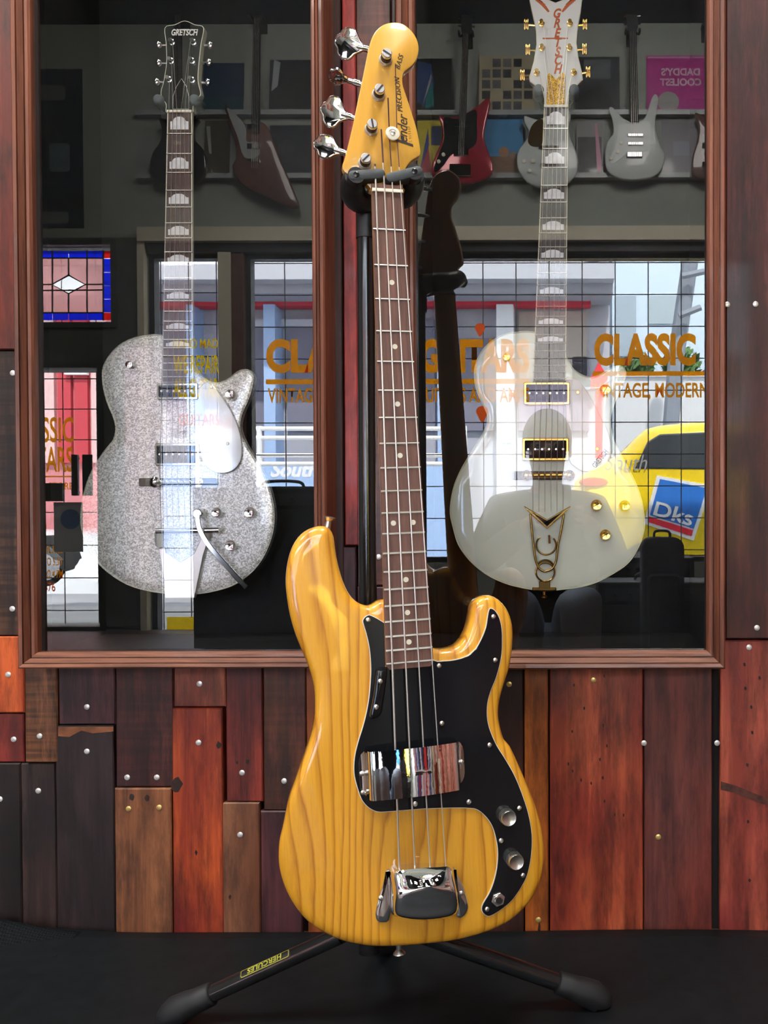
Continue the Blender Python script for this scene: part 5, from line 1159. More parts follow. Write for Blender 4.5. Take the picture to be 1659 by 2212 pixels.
# ------------------------------------------------------------------ guitars hanging on the street wall
dull_board = plain('dull_ebony', (.02, .018, .018), .8, spec=.15)
def hung(label, body, neck, headend, nw, m_body, d=DW - .10, guard=None, gm=None, pick=(), knobs=(), bridge=None, headw=24, fbm=None):
    c = ruv(*body[0], SF, d); M_ = SF @ Matrix.Translation((c[0], c[1], .07)); I = M_.inverted()
    g = thing('hanging_guitar', M_, label, 'electric guitar', 'guitars hung on the street wall')
    Q = lambda pts: [tuple((I @ vat(*p, d)).xz) if False else ((I @ vat(*p, d)).x, (I @ vat(*p, d)).y) for p in pts]
    o = cr(Q(body), .012); MB().slab(o, [(.008, .02), (.002, .017), (0, .011), (0, -.012), (.006, -.02)]).build('body', m_body, g, smooth=50)
    if guard: MB().slab(cr(Q(guard), .012), [(.001, .0235), (0, .0225), (0, .019)]).build('pickguard', gm, g, smooth=30)
    (a, b), (c_, d_) = Q([neck, headend]); h = nw * d / 2000 / 2 * 1.0
    h = nw * (CAM.y * -1 + d) / 2000 / 2
    dx, dy = c_ - a, d_ - b; l = math.hypot(dx, dy); nx, ny = -dy / l * h, dx / l * h
    MB().slab([(a + nx, b + ny), (a - nx, b - ny), (c_ - nx * .8, d_ - ny * .8), (c_ + nx * .8, d_ + ny * .8)], [(0, .030), (.001, .012)]).build('neck', fbm or dull_board, g, smooth=0)
    hh = headw * (1.48 + d) / 2000 / 2; ux, uy = dx / l, dy / l
    ho = [(c_ + px_ * nx / h * hh + ux * t, d_ + px_ * ny / h * hh + uy * t) for px_, t in ((.55, -.01), (1, .03), (.9, .13), (.3, .19), (-.5, .18), (-1, .10), (-.9, .02), (-.55, -.01))]
    hd = MB().slab(ho, [(.001, .024), (0, .022), (0, .010)]).build('headstock', MT['black_plastic'], g, smooth=0)
    for s in (-1, 1):
        for t in (.045, .09, .135): MB().cyl((c_ + s * nx / h * hh * .8 + ux * t, d_ + s * ny / h * hh * .8 + uy * t, .018), (c_ + s * nx / h * hh * 1.5 + ux * t, d_ + s * ny / h * hh * 1.5 + uy * t, .018), .005, 8).build('tuning_key', MT['chrome'], hd)
    for x0, y0, x1, y1 in pick:
        q = Q([(x0, y0), (x1, y1)]); MB().box((q[0][0], q[0][1], .018), (q[1][0], q[1][1], .030), .002).build('pickup', MT['chrome'], g, smooth=0)
    for x, y in knobs: (u, v), = Q([(x, y)]); MB().lathe([(.011, .018), (.010, .034), (.002, .035)], (u, v, 0), n=14).build('control_knob', MT['ivory'], g)
    if bridge: q = Q([bridge[:2], bridge[2:]]); MB().box((q[0][0], q[0][1], .018), (q[1][0], q[1][1], .034), .003).build('bridge', MT['chrome'], g, smooth=0)
    for t in (0, 1, 2, 3):
        off = (t - 1.5) / 1.5 * h * .7; br_ = Q([bridge[:2]])[0][1] if bridge else b - .2
        MB().tube([(a + (c_ - a) * 0 + off * -dy / l - ux * .2, b + off * dx / l - uy * .2, .036), (c_ + off * .8 * -dy / l, d_ + off * .8 * dx / l, .032)], .0009, 4).build('string', MT['steel_string'], g)
    hk = thing('guitar_hook', SF @ Matrix.Translation((*ruv(*headend, SF, d), 0)), 'black wall hook holding the ' + label.split(' hung')[0].split(' hanging')[0].split(' with')[0], 'wall hook', 'street wall guitar hooks')
    MB().slab(rrect(-.03, -.04, .03, .05, .006), [(.001, .012), (0, .011), (0, 0)]).build('hook_plate', MT['black_plastic'], hk, smooth=30)
    for s in (-1, 1): MB().tube(cr([(0, .02, .01), (s * .02, .015, .05), (s * .038, 0, .07), (s * .038, 0, .125)], .01, False), .007, 10).build('prong', MT['rubber'], hk)
    return g
redm = plain('candy_red', (.34, .012, .03), .15, .2, .8); brwn = wood('mahogany_body', (.06, .022, .014), (.13, .05, .03), axis=1, scale=12, coat=.6); wht = plain('white_body', (.55, .60, .58), .15, 0, .8)
hung('red offset guitar with black pickguard hung over the wide window', [k5(*p) for p in ((180, 515), (215, 522), (265, 517), (310, 498), (360, 465), (395, 435), (410, 442), (408, 480), (390, 560), (385, 620), (405, 680), (425, 740), (415, 780), (370, 805), (310, 820), (250, 815), (190, 800), (150, 780), (148, 740), (170, 680), (195, 620), (195, 570))],
     k5(288, 545), k5(304, 150), 15, redm, guard=[k5(*p) for p in ((205, 528), (270, 530), (345, 490), (352, 560), (348, 640), (310, 668), (240, 690), (205, 735), (170, 770), (160, 750), (185, 680), (205, 620))], gm=MT['black_gloss'], pick=[(*k5(252, 568), *k5(315, 550)), (*k5(248, 697), *k5(314, 662))], knobs=[k5(203, 693), k5(182, 724)], bridge=(*k5(230, 790), *k5(325, 735)))
hung('white single cutaway guitar with gold pickguard hung over the wide window', [k5(*p) for p in ((565, 515), (590, 520), (630, 530), (690, 500), (755, 480), (776, 510), (765, 570), (775, 620), (800, 680), (808, 730), (790, 790), (740, 825), (670, 838), (600, 825), (550, 780), (532, 720), (540, 670), (575, 620), (585, 580), (566, 545))],
     k5(690, 560), k5(700, 140), 16, wht, guard=[k5(*p) for p in ((640, 530), (600, 560), (582, 620), (592, 650), (630, 655), (650, 630), (655, 560))], gm=MT['gold'], pick=[(*k5(630, 668), *k5(720, 652))], knobs=[k5(565, 722), k5(605, 722), k5(590, 765)], bridge=(*k5(640, 745), *k5(720, 730)))
hung('white double cutaway guitar hung beside the magenta sleeve', [k5(*p) for p in ((945, 482), (962, 475), (985, 500), (1020, 530), (1060, 542), (1100, 530), (1120, 490), (1140, 432), (1156, 415), (1169, 440), (1160, 500), (1155, 570), (1175, 640), (1195, 690), (1185, 750), (1140, 790), (1060, 803), (990, 795), (940, 760), (928, 700), (935, 640), (965, 590), (962, 535))],
     k5(1060, 545), k5(1052, 140), 19, wht, guard=[k5(*p) for p in ((1000, 545), (1060, 560), (1120, 540), (1135, 600), (1120, 670), (1040, 680), (970, 730), (950, 720), (975, 650), (985, 590))], gm=plain('pearl_guard', (.6, .65, .64), .2), pick=[(*k5(1030, 612), *k5(1100, 597)), (*k5(1030, 650), *k5(1100, 635))], knobs=[k5(1000, 640), k5(985, 680), k5(955, 710)], bridge=(*k5(1026, 705), *k5(1096, 680)))
hung('brown guitar hung behind the right frame of the white guitar cabinet', [k5(*p) for p in ((1335, 500), (1350, 560), (1345, 620), (1322, 700), (1320, 770), (1360, 800), (1430, 805), (1490, 770), (1480, 690), (1450, 620), (1465, 540), (1450, 500), (1400, 530))], k5(1395, 545), k5(1395, 120), 15, brwn, pick=[(*k5(1365, 660), *k5(1425, 640))], bridge=(*k5(1365, 745), *k5(1425, 725)))
hung('black single cutaway guitar hung behind the silver guitar neck', [k1(*p) for p in ((785, 585), (800, 640), (790, 700), (752, 760), (742, 830), (780, 890), (850, 915), (930, 912), (1000, 880), (1022, 810), (1005, 740), (965, 690), (960, 630), (985, 590), (940, 600), (880, 640), (830, 620))], k1(885, 640), k1(885, 60), 17, black_lac, pick=[(*k1(850, 720), *k1(920, 700)), (*k1(850, 800), *k1(920, 780))], bridge=(*k1(845, 850), *k1(925, 840)))
hung('brown angular winged guitar hung beside the narrow window', [k1(*p) for p in ((1115, 512), (1165, 560), (1225, 612), (1300, 602), (1340, 655), (1380, 760), (1430, 880), (1478, 1000), (1470, 1028), (1420, 1020), (1300, 965), (1200, 910), (1150, 830), (1170, 780), (1160, 690), (1130, 590))], k1(1270, 660), k1(1278, 90), 17, brwn, guard=[k1(*p) for p in ((1128, 535), (1215, 620), (1225, 700), (1280, 705), (1285, 770), (1215, 780), (1180, 680))], gm=plain('grey_guard', (.30, .33, .32), .3), pick=[(*k1(1228, 645), *k1(1292, 615)), (*k1(1228, 740), *k1(1292, 712))], bridge=(*k1(1230, 805), *k1(1290, 788)))

# ------------------------------------------------------------------ amplifiers and chair in the shop
tolex = plain('black_tolex', (.010, .011, .012), .6, bump=.3, scale=400); grillc = plain('black_grille_cloth', (.016, .017, .018), .85, noise=.3, scale=300)
def amp(label, px0, px1, pyt, d, depth, handle=True, zb=0.0):
    a, b = vat(px0, 1200, d), vat(px1, 1200, d); zt = vat(px0, pyt, d).z; W_ = b.x - a.x
    M_ = shop_frame((b.x, -d - depth, zb)); s = thing('amplifier', M_, label, 'amplifier', 'black amplifiers under the shop windows'); H_ = zt - zb
    MB().box((0, .012, 0), (W_, H_, depth), .006).build('cabinet_box', tolex, s, smooth=0)
    if H_ > .2: MB().box((.035, .05, depth - .001), (W_ - .035, H_ - .11, depth + .008), .002).build('grille_cloth', grillc, s, smooth=0)
    MB().box((.035, H_ - .09, depth - .001), (W_ - .035, H_ - .03, depth + .004)).build('control_panel', plain('panel_grey', (.05, .055, .06), .4), s, smooth=0)
    for i in range(7): MB().lathe([(.011, 0), (.009, .016)], (.08 + i * (W_ - .16) / 6, H_ - .06, depth + .004), n=12).build('knob', MT['black_plastic'], s)
    if handle: MB().tube(cr([(W_ / 2 - .11, H_ - .004, depth / 2), (W_ / 2 - .09, H_ + .028, depth / 2), (W_ / 2, H_ + .036, depth / 2), (W_ / 2 + .09, H_ + .028, depth / 2), (W_ / 2 + .11, H_ - .004, depth / 2)], .01, False), .008, 8).build('handle', MT['black_plastic'], s)
    for x in (.05, W_ - .05):
        for y in (.05, depth - .05): MB().lathe([(.016, 0), (.018, .014)], (x, 0, y), (0, 1, 0), 10).build('foot', MT['rubber'], s)
    return s
amp('large black speaker cabinet with top handle below the wide window', 416, 760, 1053, 3.05, .36)
amp('black combo amplifier with bare top behind the chair', 1292, 1560, 1258, 2.95, .30)
amp('small black amplifier head under the window sill', 1300, 1500, 1205, 3.42, .22, False)
bk = vat(1430, 1300, 2.7); BK = shop_frame((bk.x, -2.7, 0)); bag = thing('gig_bag', BK, 'upright black padded bag with rounded top standing in the shop', 'bag')
chm = plain('bag_nylon', (.012, .010, .014), .8, noise=.3, scale=80); zt = vat(1430, 1160, 2.7).z
MB().slab(rrect(-.095, .004, .095, zt, .05, 6), [(.016, .075), (.004, .065), (0, .045), (0, -.05), (.005, -.07), (.016, -.08)]).build('bag_body', chm, bag, smooth=60)
MB().slab(rrect(-.075, .04, .075, zt - .16, .03, 5), [(.008, .098), (.002, .092), (0, .08), (0, .07)]).build('pocket', chm, bag, smooth=60)
MB().tube([(x, y, .1) for x, y in rrect(-.066, .05, .066, zt - .17, .025, 4)], .0025, 6, closed=True).build('zip', MT['black_metal'], bag)
MB().tube(cr([(-.035, zt - .004, 0), (-.03, zt + .025, 0), (.03, zt + .025, 0), (.035, zt - .004, 0)], .01, False), .006, 8).build('carry_loop', chm, bag)
for x in (-.05, .05): MB().tube(cr([(x, zt - .05, -.075), (x * 1.2, zt - .2, -.12), (x * 1.3, .22, -.12), (x, .08, -.075)], .02, False), .012, 8).build('shoulder_strap', chm, bag)
# added unseen shelf of records, invented to streak the chrome covers with colour
RS = shop_frame((2.15, -DW + .02, 0)); shelf_m = plain('white_shelf', (.72, .72, .70), .5)
rk = thing('added_record_shelf', RS, 'added white low shelf packed with records at the end of the street wall', 'shelf'); RW, RH, RD = .96, .84, .34
for nm, a, b in (('side_board', (0, 0, 0), (.02, RH, RD)), ('side_board', (RW - .02, 0, 0), (RW, RH, RD)), ('shelf_board', (.02, .06, 0), (RW - .02, .08, RD)), ('shelf_board', (.02, .44, 0), (RW - .02, .46, RD)), ('top_board', (.02, RH - .02, 0), (RW - .02, RH, RD)), ('back_board', (.02, 0, 0), (RW - .02, RH - .02, .008))): MB().box(a, b).build(nm, shelf_m, rk, smooth=0)
rr2 = random.Random(11); spc = [cP('spine', c_) for c_ in ((.6, .04, .05), (.7, .7, .68), (.62, .3, .32), (.06, .1, .3), (.75, .72, .6), (.3, .02, .04), (.02, .02, .025), (.5, .5, .55))]
for row in (.081, .461):
    x = .03; num = 0; names_ = ('red', 'white', 'rose', 'navy', 'cream', 'maroon', 'black', 'silver grey')
    while x < RW - .06:
        t = rr2.uniform(.05, .09); k = rr2.randrange(8); h = rr2.uniform(.305, .318)
        o = MB().box((x, row, .02), (x + t - .001, row + h, .02 + .31), .0015).build('added_record_box', spc[k], smooth=0); o.matrix_basis = RS; num += 1; tag(o, names_[k] + ' added record box, ' + ('first', 'second', 'third', 'fourth', 'fifth', 'sixth', 'seventh', 'eighth', 'ninth', 'tenth', 'eleventh', 'twelfth', 'thirteenth', 'fourteenth', 'fifteenth', 'sixteenth', 'seventeenth', 'eighteenth')[num - 1] + ' from the side wall in the ' + ('lower' if row < .2 else 'upper') + ' shelf row', 'record', 'added record boxes in the white shelf'); x += t
# housings for the added fill lamps, hung out of view
hous = plain('fill_lamp_housing', (.03, .03, .032), .5)
for (x, y, z, tx, ty, tz, lb) in FILL_LAMPS:
    q = (Vector((tx, ty, tz)) - Vector((x, y, z))).to_track_quat('-Z', 'Y').to_matrix().to_4x4(); M_ = Matrix.Translation((x, y, z)) @ q
    f = thing('fill_lamp', M_, lb, 'lamp', 'added fill lamps out of view')
    MB().box((-.33, -.33, .012), (.33, .33, .05), .006).build('housing', hous, f, smooth=0)
    for a in ((-.33, -.33, .33, -.31), (-.33, .31, .33, .33), (-.33, -.31, -.31, .31), (.31, -.31, .33, .31)): MB().box((a[0], a[1], -.004), (a[2], a[3], .012)).build('rim', hous, f, smooth=0)
    MB().cyl((0, 0, .05), q.to_3x3().inverted() @ Vector((0, 0, CEIL - z)), .012, 10).build('drop_rod', hous, f)

# ------------------------------------------------------------------ street
GZ = -.12
tag(MB().box((-40, -60, GZ - .2), (40, -4.0, GZ)).build('street', plain('pale_asphalt', (.30, .31, .33), .9, noise=.2, scale=2), smooth=0), 'pale asphalt street outside', None, None, 'structure')
pv = MB(); 
tag(MB().box((-40, -5.3, GZ), (40, -4.001, GZ + .10)).build('footpath', plain('concrete', (.42, .42, .41), .9, noise=.2, scale=3), smooth=0), 'concrete footpath outside the shop', None, None, 'structure')
def bld(name, label, cat, d, base): a = vat(base, 1150, d); return thing(name, shop_frame((a.x, -d, GZ)), label, cat)
def bpart(name, m, b, d, px0, py0, px1, py1, w0, w1):
    I = b.matrix_basis.inverted(); p = [I @ vat(px0, py0, d), I @ vat(px1, py1, d)]; q = [I @ vat(px1, py0, d), I @ vat(px0, py1, d)]
    v0 = max(0, min(p[0].y, p[1].y)); return MB().box((p[0].x, v0, w0), (p[1].x, max(p[0].y, p[1].y), w1)).build(name, m, b, smooth=0)
c = lambda n, r, g, b_, ro=.7: plain(n, (r, g, b_), ro)
D = 14.0
b1 = bld('street_building', 'white upper storey shop building with grey awning across the street', 'building', D, 800)
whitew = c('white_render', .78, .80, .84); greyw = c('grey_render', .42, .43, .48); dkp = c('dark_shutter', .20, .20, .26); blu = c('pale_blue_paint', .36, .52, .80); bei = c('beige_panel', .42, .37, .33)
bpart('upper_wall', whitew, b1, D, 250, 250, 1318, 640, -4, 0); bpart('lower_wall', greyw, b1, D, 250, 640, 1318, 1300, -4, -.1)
bpart('awning', c('awning_grey', .45, .47, .52), b1, D, 250, 612, 1318, 640, 0, 1.2); bpart('awning_edge', c('awning_dark', .34, .35, .40), b1, D, 250, 642, 1318, 659, 0, .9); bpart('red_stripe', c('red_paint', .6, .02, .05), b1, D, 250, 660, 1275, 667, 0, .3)
for x0, x1, m in ((583, 612, blu), (1075, 1113, whitew), (950, 968, blu), (690, 712, whitew), (330, 352, whitew), (420, 440, blu)): bpart('pillar', m, b1, D, x0, 667, x1, 1300, -.1, .35)
for x0, x1, y0, y1, m in ((540, 580, 700, 930, dkp), (618, 685, 700, 930, dkp), (720, 940, 690, 930, dkp), (972, 1070, 730, 930, dkp), (1120, 1268, 672, 820, bei), (1236, 1272, 770, 930, dkp), (1120, 1230, 830, 930, c('mauve_panel', .3, .26, .33)), (360, 415, 700, 930, dkp)): bpart('shop_front_panel', m, b1, D, x0, y0, x1, y1, -.1, -.02)
bpart('sign_board', whitew, b1, D, 1085, 870, 1110, 960, .35, .4); bpart('window_strip', c('pale_strip', .55, .6, .66), b1, D, 535, 690, 680, 705, -.1, .02)
for y in (560, 590): bpart('wall_band', c('band_grey', .55, .58, .63), b1, D, 250, y + 14, 1320, y + 17, 0, .05)
vent = bpart('wall_vent', c('vent_grey', .18, .2, .22), b1, D, 1072, 590, 1082, 601, 0, .2)
ac = bld('air_conditioner', 'grey air conditioner box on the white wall across the street', 'air conditioner', D - .05, 1290)
bpart('unit_box', c('ac_grey', .35, .38, .42), ac, D - .05, 1262, 575, 1312, 610, -.02, .5); bpart('upper_box', c('ac_dark', .10, .11, .14), ac, D - .05, 1296, 548, 1320, 582, -.02, .4)
for i in range(4): bpart('louvre', dkp, ac, D - .05, 1268, 580 + 7 * i, 1290, 583 + 7 * i, .49, .52)
lw_ = bld('low_wall', 'pale blue low wall with white script lettering across the street', 'wall', 11, 760)
bpart('wall_body', blu, lw_, 11, 300, 1000, 1010, 1400, -.3, 0)
I = lw_.matrix_basis.inverted()
tx = text('South', .27, c('white_print', .8, .82, .85), lw_, (0, 0, 0), shear=.3, xs=-1, off=.01); q = I @ vat(634, 1016, 11); tx.data.transform(Matrix.Translation((q.x, q.y, .004)))
rl = bld('street_railing', 'white pipe railing along the far footpath', 'railing', 9, 760)
I = rl.matrix_basis.inverted(); wr = c('white_rail', .8, .82, .85)
for y in (926, 946, 984, 1002):
    p, q = I @ vat(425, y, 9), I @ vat(1005, y, 9); MB().tube([p, q], .025, 8).build('rail', wr, rl)
for x in (427, 560, 780, 1003): p = I @ vat(x, 920, 9); MB().cyl((p.x, 0, p.z), p, .03, 8).build('post', wr, rl)
b2 = bld('street_building', 'pale blue rendered building beyond the leaning pole', 'building', 17, 1500)
bpart('wall', c('ice_blue_render', .58, .70, .80), b2, 17, 1322, 250, 1900, 1300, -4, 0); bpart('window', c('dim_glass', .36, .44, .5, .2), b2, 17, 1330, 640, 1374, 770, -.05, .04); bpart('cornice', whitew, b2, 17, 1322, 240, 1900, 262, 0, .3)
bpart('window', c('dim_glass2', .4, .48, .52, .2), b2, 17, 1400, 640, 1470, 700, -.05, .04)
b3 = bld('street_building', 'red corrugated building seen through the entrance glass', 'building', 9.6, 120)
redw = c('red_cladding', .55, .05, .07)
bpart('wall', c('pinkish_wall', .62, .22, .24), b3, 9.6, -350, 640, 232, 1400, -.3, 0)
for i in range(16): bpart('cladding_sheet', redw if i % 3 else c('pale_sheet', .75, .5, .5), b3, 9.6, -340 + 36 * i, 650, -308 + 36 * i, 1000, 0, .06)
bpart('roof_edge', whitew, b3, 9.6, -350, 625, 236, 655, 0, .4); bpart('white_sign', whitew, b3, 9.6, 150, 800, 198, 812, .06, .12)
# leaning power pole with cross arms
pl_ = thing('power_pole', Matrix.Translation(vat(1492, 1100, 12) * Vector((1, 1, 0)) if False else (vat(1492, 1100, 12).x, -12, GZ)), 'leaning grey power pole with cross arms', 'pole')
I = pl_.matrix_basis.inverted(); pm = c('weathered_grey', .22, .25, .30)
a, b_ = I @ vat(1462, 760, 12), I @ vat(1512, 420, 12); MB().tube([(a.x - .25, 0, 0), a, b_], .12, 8).build('shaft', pm, pl_)
for x0, y0, x1, y1 in ((1468, 606, 1515, 596), (1462, 690, 1508, 672)): p, q = I @ vat(x0, y0, 12), I @ vat(x1, y1, 12); MB().tube([p + Vector((0, .25, 0)), q + Vector((0, .25, 0))], .05, 6).build('cross_arm', pm, pl_)
sg = thing('arrow_sign', Matrix.Translation((vat(1294, 1000, 8.3).x, -8.3, GZ)), 'red upright arrow shaped street sign', 'sign')
I = sg.matrix_basis.inverted(); o = [I @ vat(x, y, 8.3) for x, y in ((1293, 782), (1312, 815), (1314, 842), (1303, 838), (1301, 990), (1286, 990), (1286, 838), (1275, 842), (1277, 815))]
mb = MB().slab([(p.x, p.z) for p in o], [(0, .03), (0, -.03)]); mb.v = [(x, z, y) for x, y, z in mb.v]; mb.build('arrow_board', c('sign_red', .75, .04, .06), sg, smooth=0); zt = min(p.z for p in o); MB().cyl((0, 0, 0), (0, 0, zt + .02), .03, 8).build('sign_post', pm, sg)
# garden wall and shrubs behind it
gw = bld('garden_wall', 'pale grey garden wall below the shrubs across the street', 'wall', 14, 1430); bpart('wall_body', c('pale_grey_wall', .6, .62, .64), gw, 14, 1328, 812, 1800, 1300, -.25, 0); bpart('coping', whitew, gw, 14, 1328, 806, 1800, 813, -.3, .05)
rs = random.Random(5)
for k, (x, y, r_) in enumerate(((1374, 797, .32), (1470, 792, .34), (1566, 797, .32))):
    sh = thing('street_shrub', Matrix.Translation((vat(x, 900, 15).x, -15, GZ)), ('leafy green shrub left of the lettered word', 'taller leafy green shrub in the middle of the row', 'leafy green shrub next to the power pole')[k], 'shrub', 'shrubs across the street')
    zc = vat(x, y, 15).z - GZ; mb = MB()
    for i in range(260):
        v = Vector((rs.gauss(0, 1), rs.gauss(0, 1), rs.gauss(0, .7))).normalized() * r_ * rs.uniform(.5, 1); n = Vector((rs.uniform(-1, 1), rs.uniform(-1, 1), rs.uniform(-1, 1))).normalized(); t = n.orthogonal().normalized() * .11; s_ = n.cross(t.normalized()) * .05; p = v + Vector((0, 0, zc))
        mb.add([p - t, p + s_, p + t, p - s_], [(0, 1, 2, 3)])
    lf_ = mb.build('foliage', c('leaf_green', .07, .16, .04), sh, smooth=0); lf_['kind'] = 'stuff'
    st = MB()
    for i in range(4): st.tube([(rs.uniform(-.1, .1), rs.uniform(-.1, .1), 0), (rs.uniform(-.2, .2), rs.uniform(-.2, .2), zc)], .03, 5)
    st.build('stems', c('bark', .08, .05, .03), sh)
# cars
rub = c('tyre', .012, .012, .013, .8); cgl = plain('car_glass', (.05, .06, .07), .08, coat=.5); alloy = plain('alloy', (.4, .4, .42), .35, .8)
def car(label, d, prof, wins, wheels, paint, depth=1.65, wr_=.31, extra=None):
    x0 = vat(sum(p[0] for p in prof) / len(prof), 1150, d).x; C_ = thing('parked_car', shop_frame((x0, -d - depth, GZ)), label, 'car', 'cars in the street'); I = C_.matrix_basis.inverted()
    Q = lambda p: ((I @ vat(*p, d)).x, (I @ vat(*p, d)).y)
    o = cr([Q(p) for p in prof], .07); MB().slab(o, [(.14, depth - .0), (.05, depth - .04), (0, depth - .14), (0, .14), (.05, .04), (.14, 0)]).build('car_body', paint, C_, smooth=50)
    for wn in wins:
        o = [Q(p) for p in wn]; MB().slab(o, [(.012, depth + .012), (0, depth + .004), (0, depth - .14)]).build('car_window', cgl, C_, smooth=0)
    for x in wheels:
        u = Q((x, 1200))[0]
        for zz in (depth - .2, .02):
            wh_ = MB().lathe([(wr_ * .75, 0), (wr_, .03), (wr_, .17), (wr_ * .75, .2)], (u, wr_, zz), n=28).build('wheel', rub, C_, smooth=40); MB().lathe([(wr_ * .55, -.01), (wr_ * .55, .205), (wr_ * .2, .22)], (u, wr_, zz), n=20).build('wheel_rim', alloy, wh_, smooth=40)
    return C_, Q
yel = plain('taxi_yellow', (.85, .62, .01), .25, coat=.8)
C_, Q = car('bright yellow car with a blue and red logo panel outside the wide window', 6.0, [(1240, 1235), (1236, 1120), (1244, 1040), (1290, 1008), (1345, 975), (1385, 935), (1425, 917), (1560, 907), (1760, 908), (1900, 930), (1990, 985), (2130, 1005), (2215, 1050), (2225, 1150), (2220, 1235), (1900, 1245), (1560, 1245)],
    [[(1372, 1012), (1398, 955), (1425, 938), (1560, 932), (1560, 1014)], [(1580, 1014), (1580, 931), (1750, 932), (1870, 950), (1930, 1012)]], (1400, 2080), yel)
q = [Q(p) for p in ((1419, 1027), (1537, 1049), (1498, 1168), (1390, 1131))]; pn = MB().slab(q, [(.0, 1.662), (0, 1.64)]).build('logo_panel', c('panel_white', .8, .82, .84), C_, smooth=0)
def lerpq(s, t):
    a = [q[0][k] + (q[1][k] - q[0][k]) * s for k in (0, 1)]; b = [q[3][k] + (q[2][k] - q[3][k]) * s for k in (0, 1)]; return (a[0] + (b[0] - a[0]) * t, a[1] + (b[1] - a[1]) * t)
MB().slab([lerpq(.07, .06), lerpq(.93, .06), lerpq(.93, .80), lerpq(.07, .80)], [(0, 1.668), (0, 1.66)]).build('logo_blue', c('logo_blue', .01, .16, .62), pn, smooth=0)
MB().slab([lerpq(.07, .83), lerpq(.93, .83), lerpq(.93, .94), lerpq(.07, .94)], [(0, 1.668), (0, 1.66)]).build('logo_red', c('logo_red', .75, .01, .04), pn, smooth=0)
tx = text('Dks', 1.0, c('logo_letter', .8, .82, .84), pn, (0, 0, 0), ext=0, off=.02)
xs = [v.co.x for v in tx.data.vertices]; ys = [v.co.y for v in tx.data.vertices]
for v in tx.data.vertices:
    s_ = (v.co.x - min(xs)) / (max(xs) - min(xs)); t_ = 1 - (v.co.y - min(ys)) / (max(ys) - min(ys)); p = lerpq(.12 + .74 * s_, .50 + .28 * t_); v.co = (p[0], p[1], 1.673)
tx = text('South', 1.0, c('script_grey', .30, .30, .30), C_, (0, 0, 0), ext=0, shear=.3); xs = [v.co.x for v in tx.data.vertices]; ys = [v.co.y for v in tx.data.vertices]
for v in tx.data.vertices:
    s_ = (v.co.x - min(xs)) / (max(xs) - min(xs)); t_ = (v.co.y - min(ys)) / (max(ys) - min(ys)); p = Q((1306 + 92 * s_, 1016 - 34 * t_)); v.co = (p[0], p[1], 1.664)
tl_ = MB().slab(circ(*Q((1282, 1041)), .12, 16, .04), [(.01, 1.67), (0, 1.66), (0, 1.6)]).build('side_light', c('lamp_red', .7, .03, .04), C_, smooth=0)
car('white car parked outside the entrance door', 7.4, [(-260, 1330), (-270, 1260), (-230, 1225), (-160, 1210), (-110, 1165), (-60, 1150), (60, 1150), (120, 1172), (165, 1215), (225, 1232), (240, 1270), (238, 1330), (0, 1336)], [[(-90, 1205), (-62, 1165), (0, 1162), (0, 1208)], [(10, 1208), (10, 1162), (60, 1162), (110, 1182), (140, 1212)]], (-170, 95), plain('car_white', (.7, .73, .76), .2, coat=.8), wr_=.28)

# ------------------------------------------------------------------ photographer crouching behind the camera
skin_m = plain('skin', (.42, .22, .15), .5); hoodie_m = plain('dark_hoodie', (.012, .013, .016), .85, noise=.2, scale=60); jean_m = plain('blue_grey_denim', (.46, .58, .74), .85, noise=.25, scale=250); hair_m = plain('dark_hair', (.015, .010, .008), .6)
PX, PY = -.045, -1.86
person = thing('person', Matrix.Translation((PX, PY, 0)), 'person in dark hoodie and jeans crouching and holding up a phone', 'person')
def skinned(name, m, verts, edges, radii, root=0, levels=2, parent=person):
    me = bpy.data.meshes.new(name); me.from_pydata([tuple(v) for v in verts], edges, []); o = bpy.data.objects.new(name, me); COL.objects.link(o); o.parent = parent
    me.materials.append(m); md = o.modifiers.new('skin', 'SKIN'); md.use_smooth_shade = True
    for i, r in enumerate(radii):
        sv = me.skin_vertices[0].data[i]; sv.radius = r if isinstance(r, tuple) else (r, r); sv.use_root = (i == root)
    sb = o.modifiers.new('sub', 'SUBSURF'); sb.levels = sb.render_levels = levels
    return o
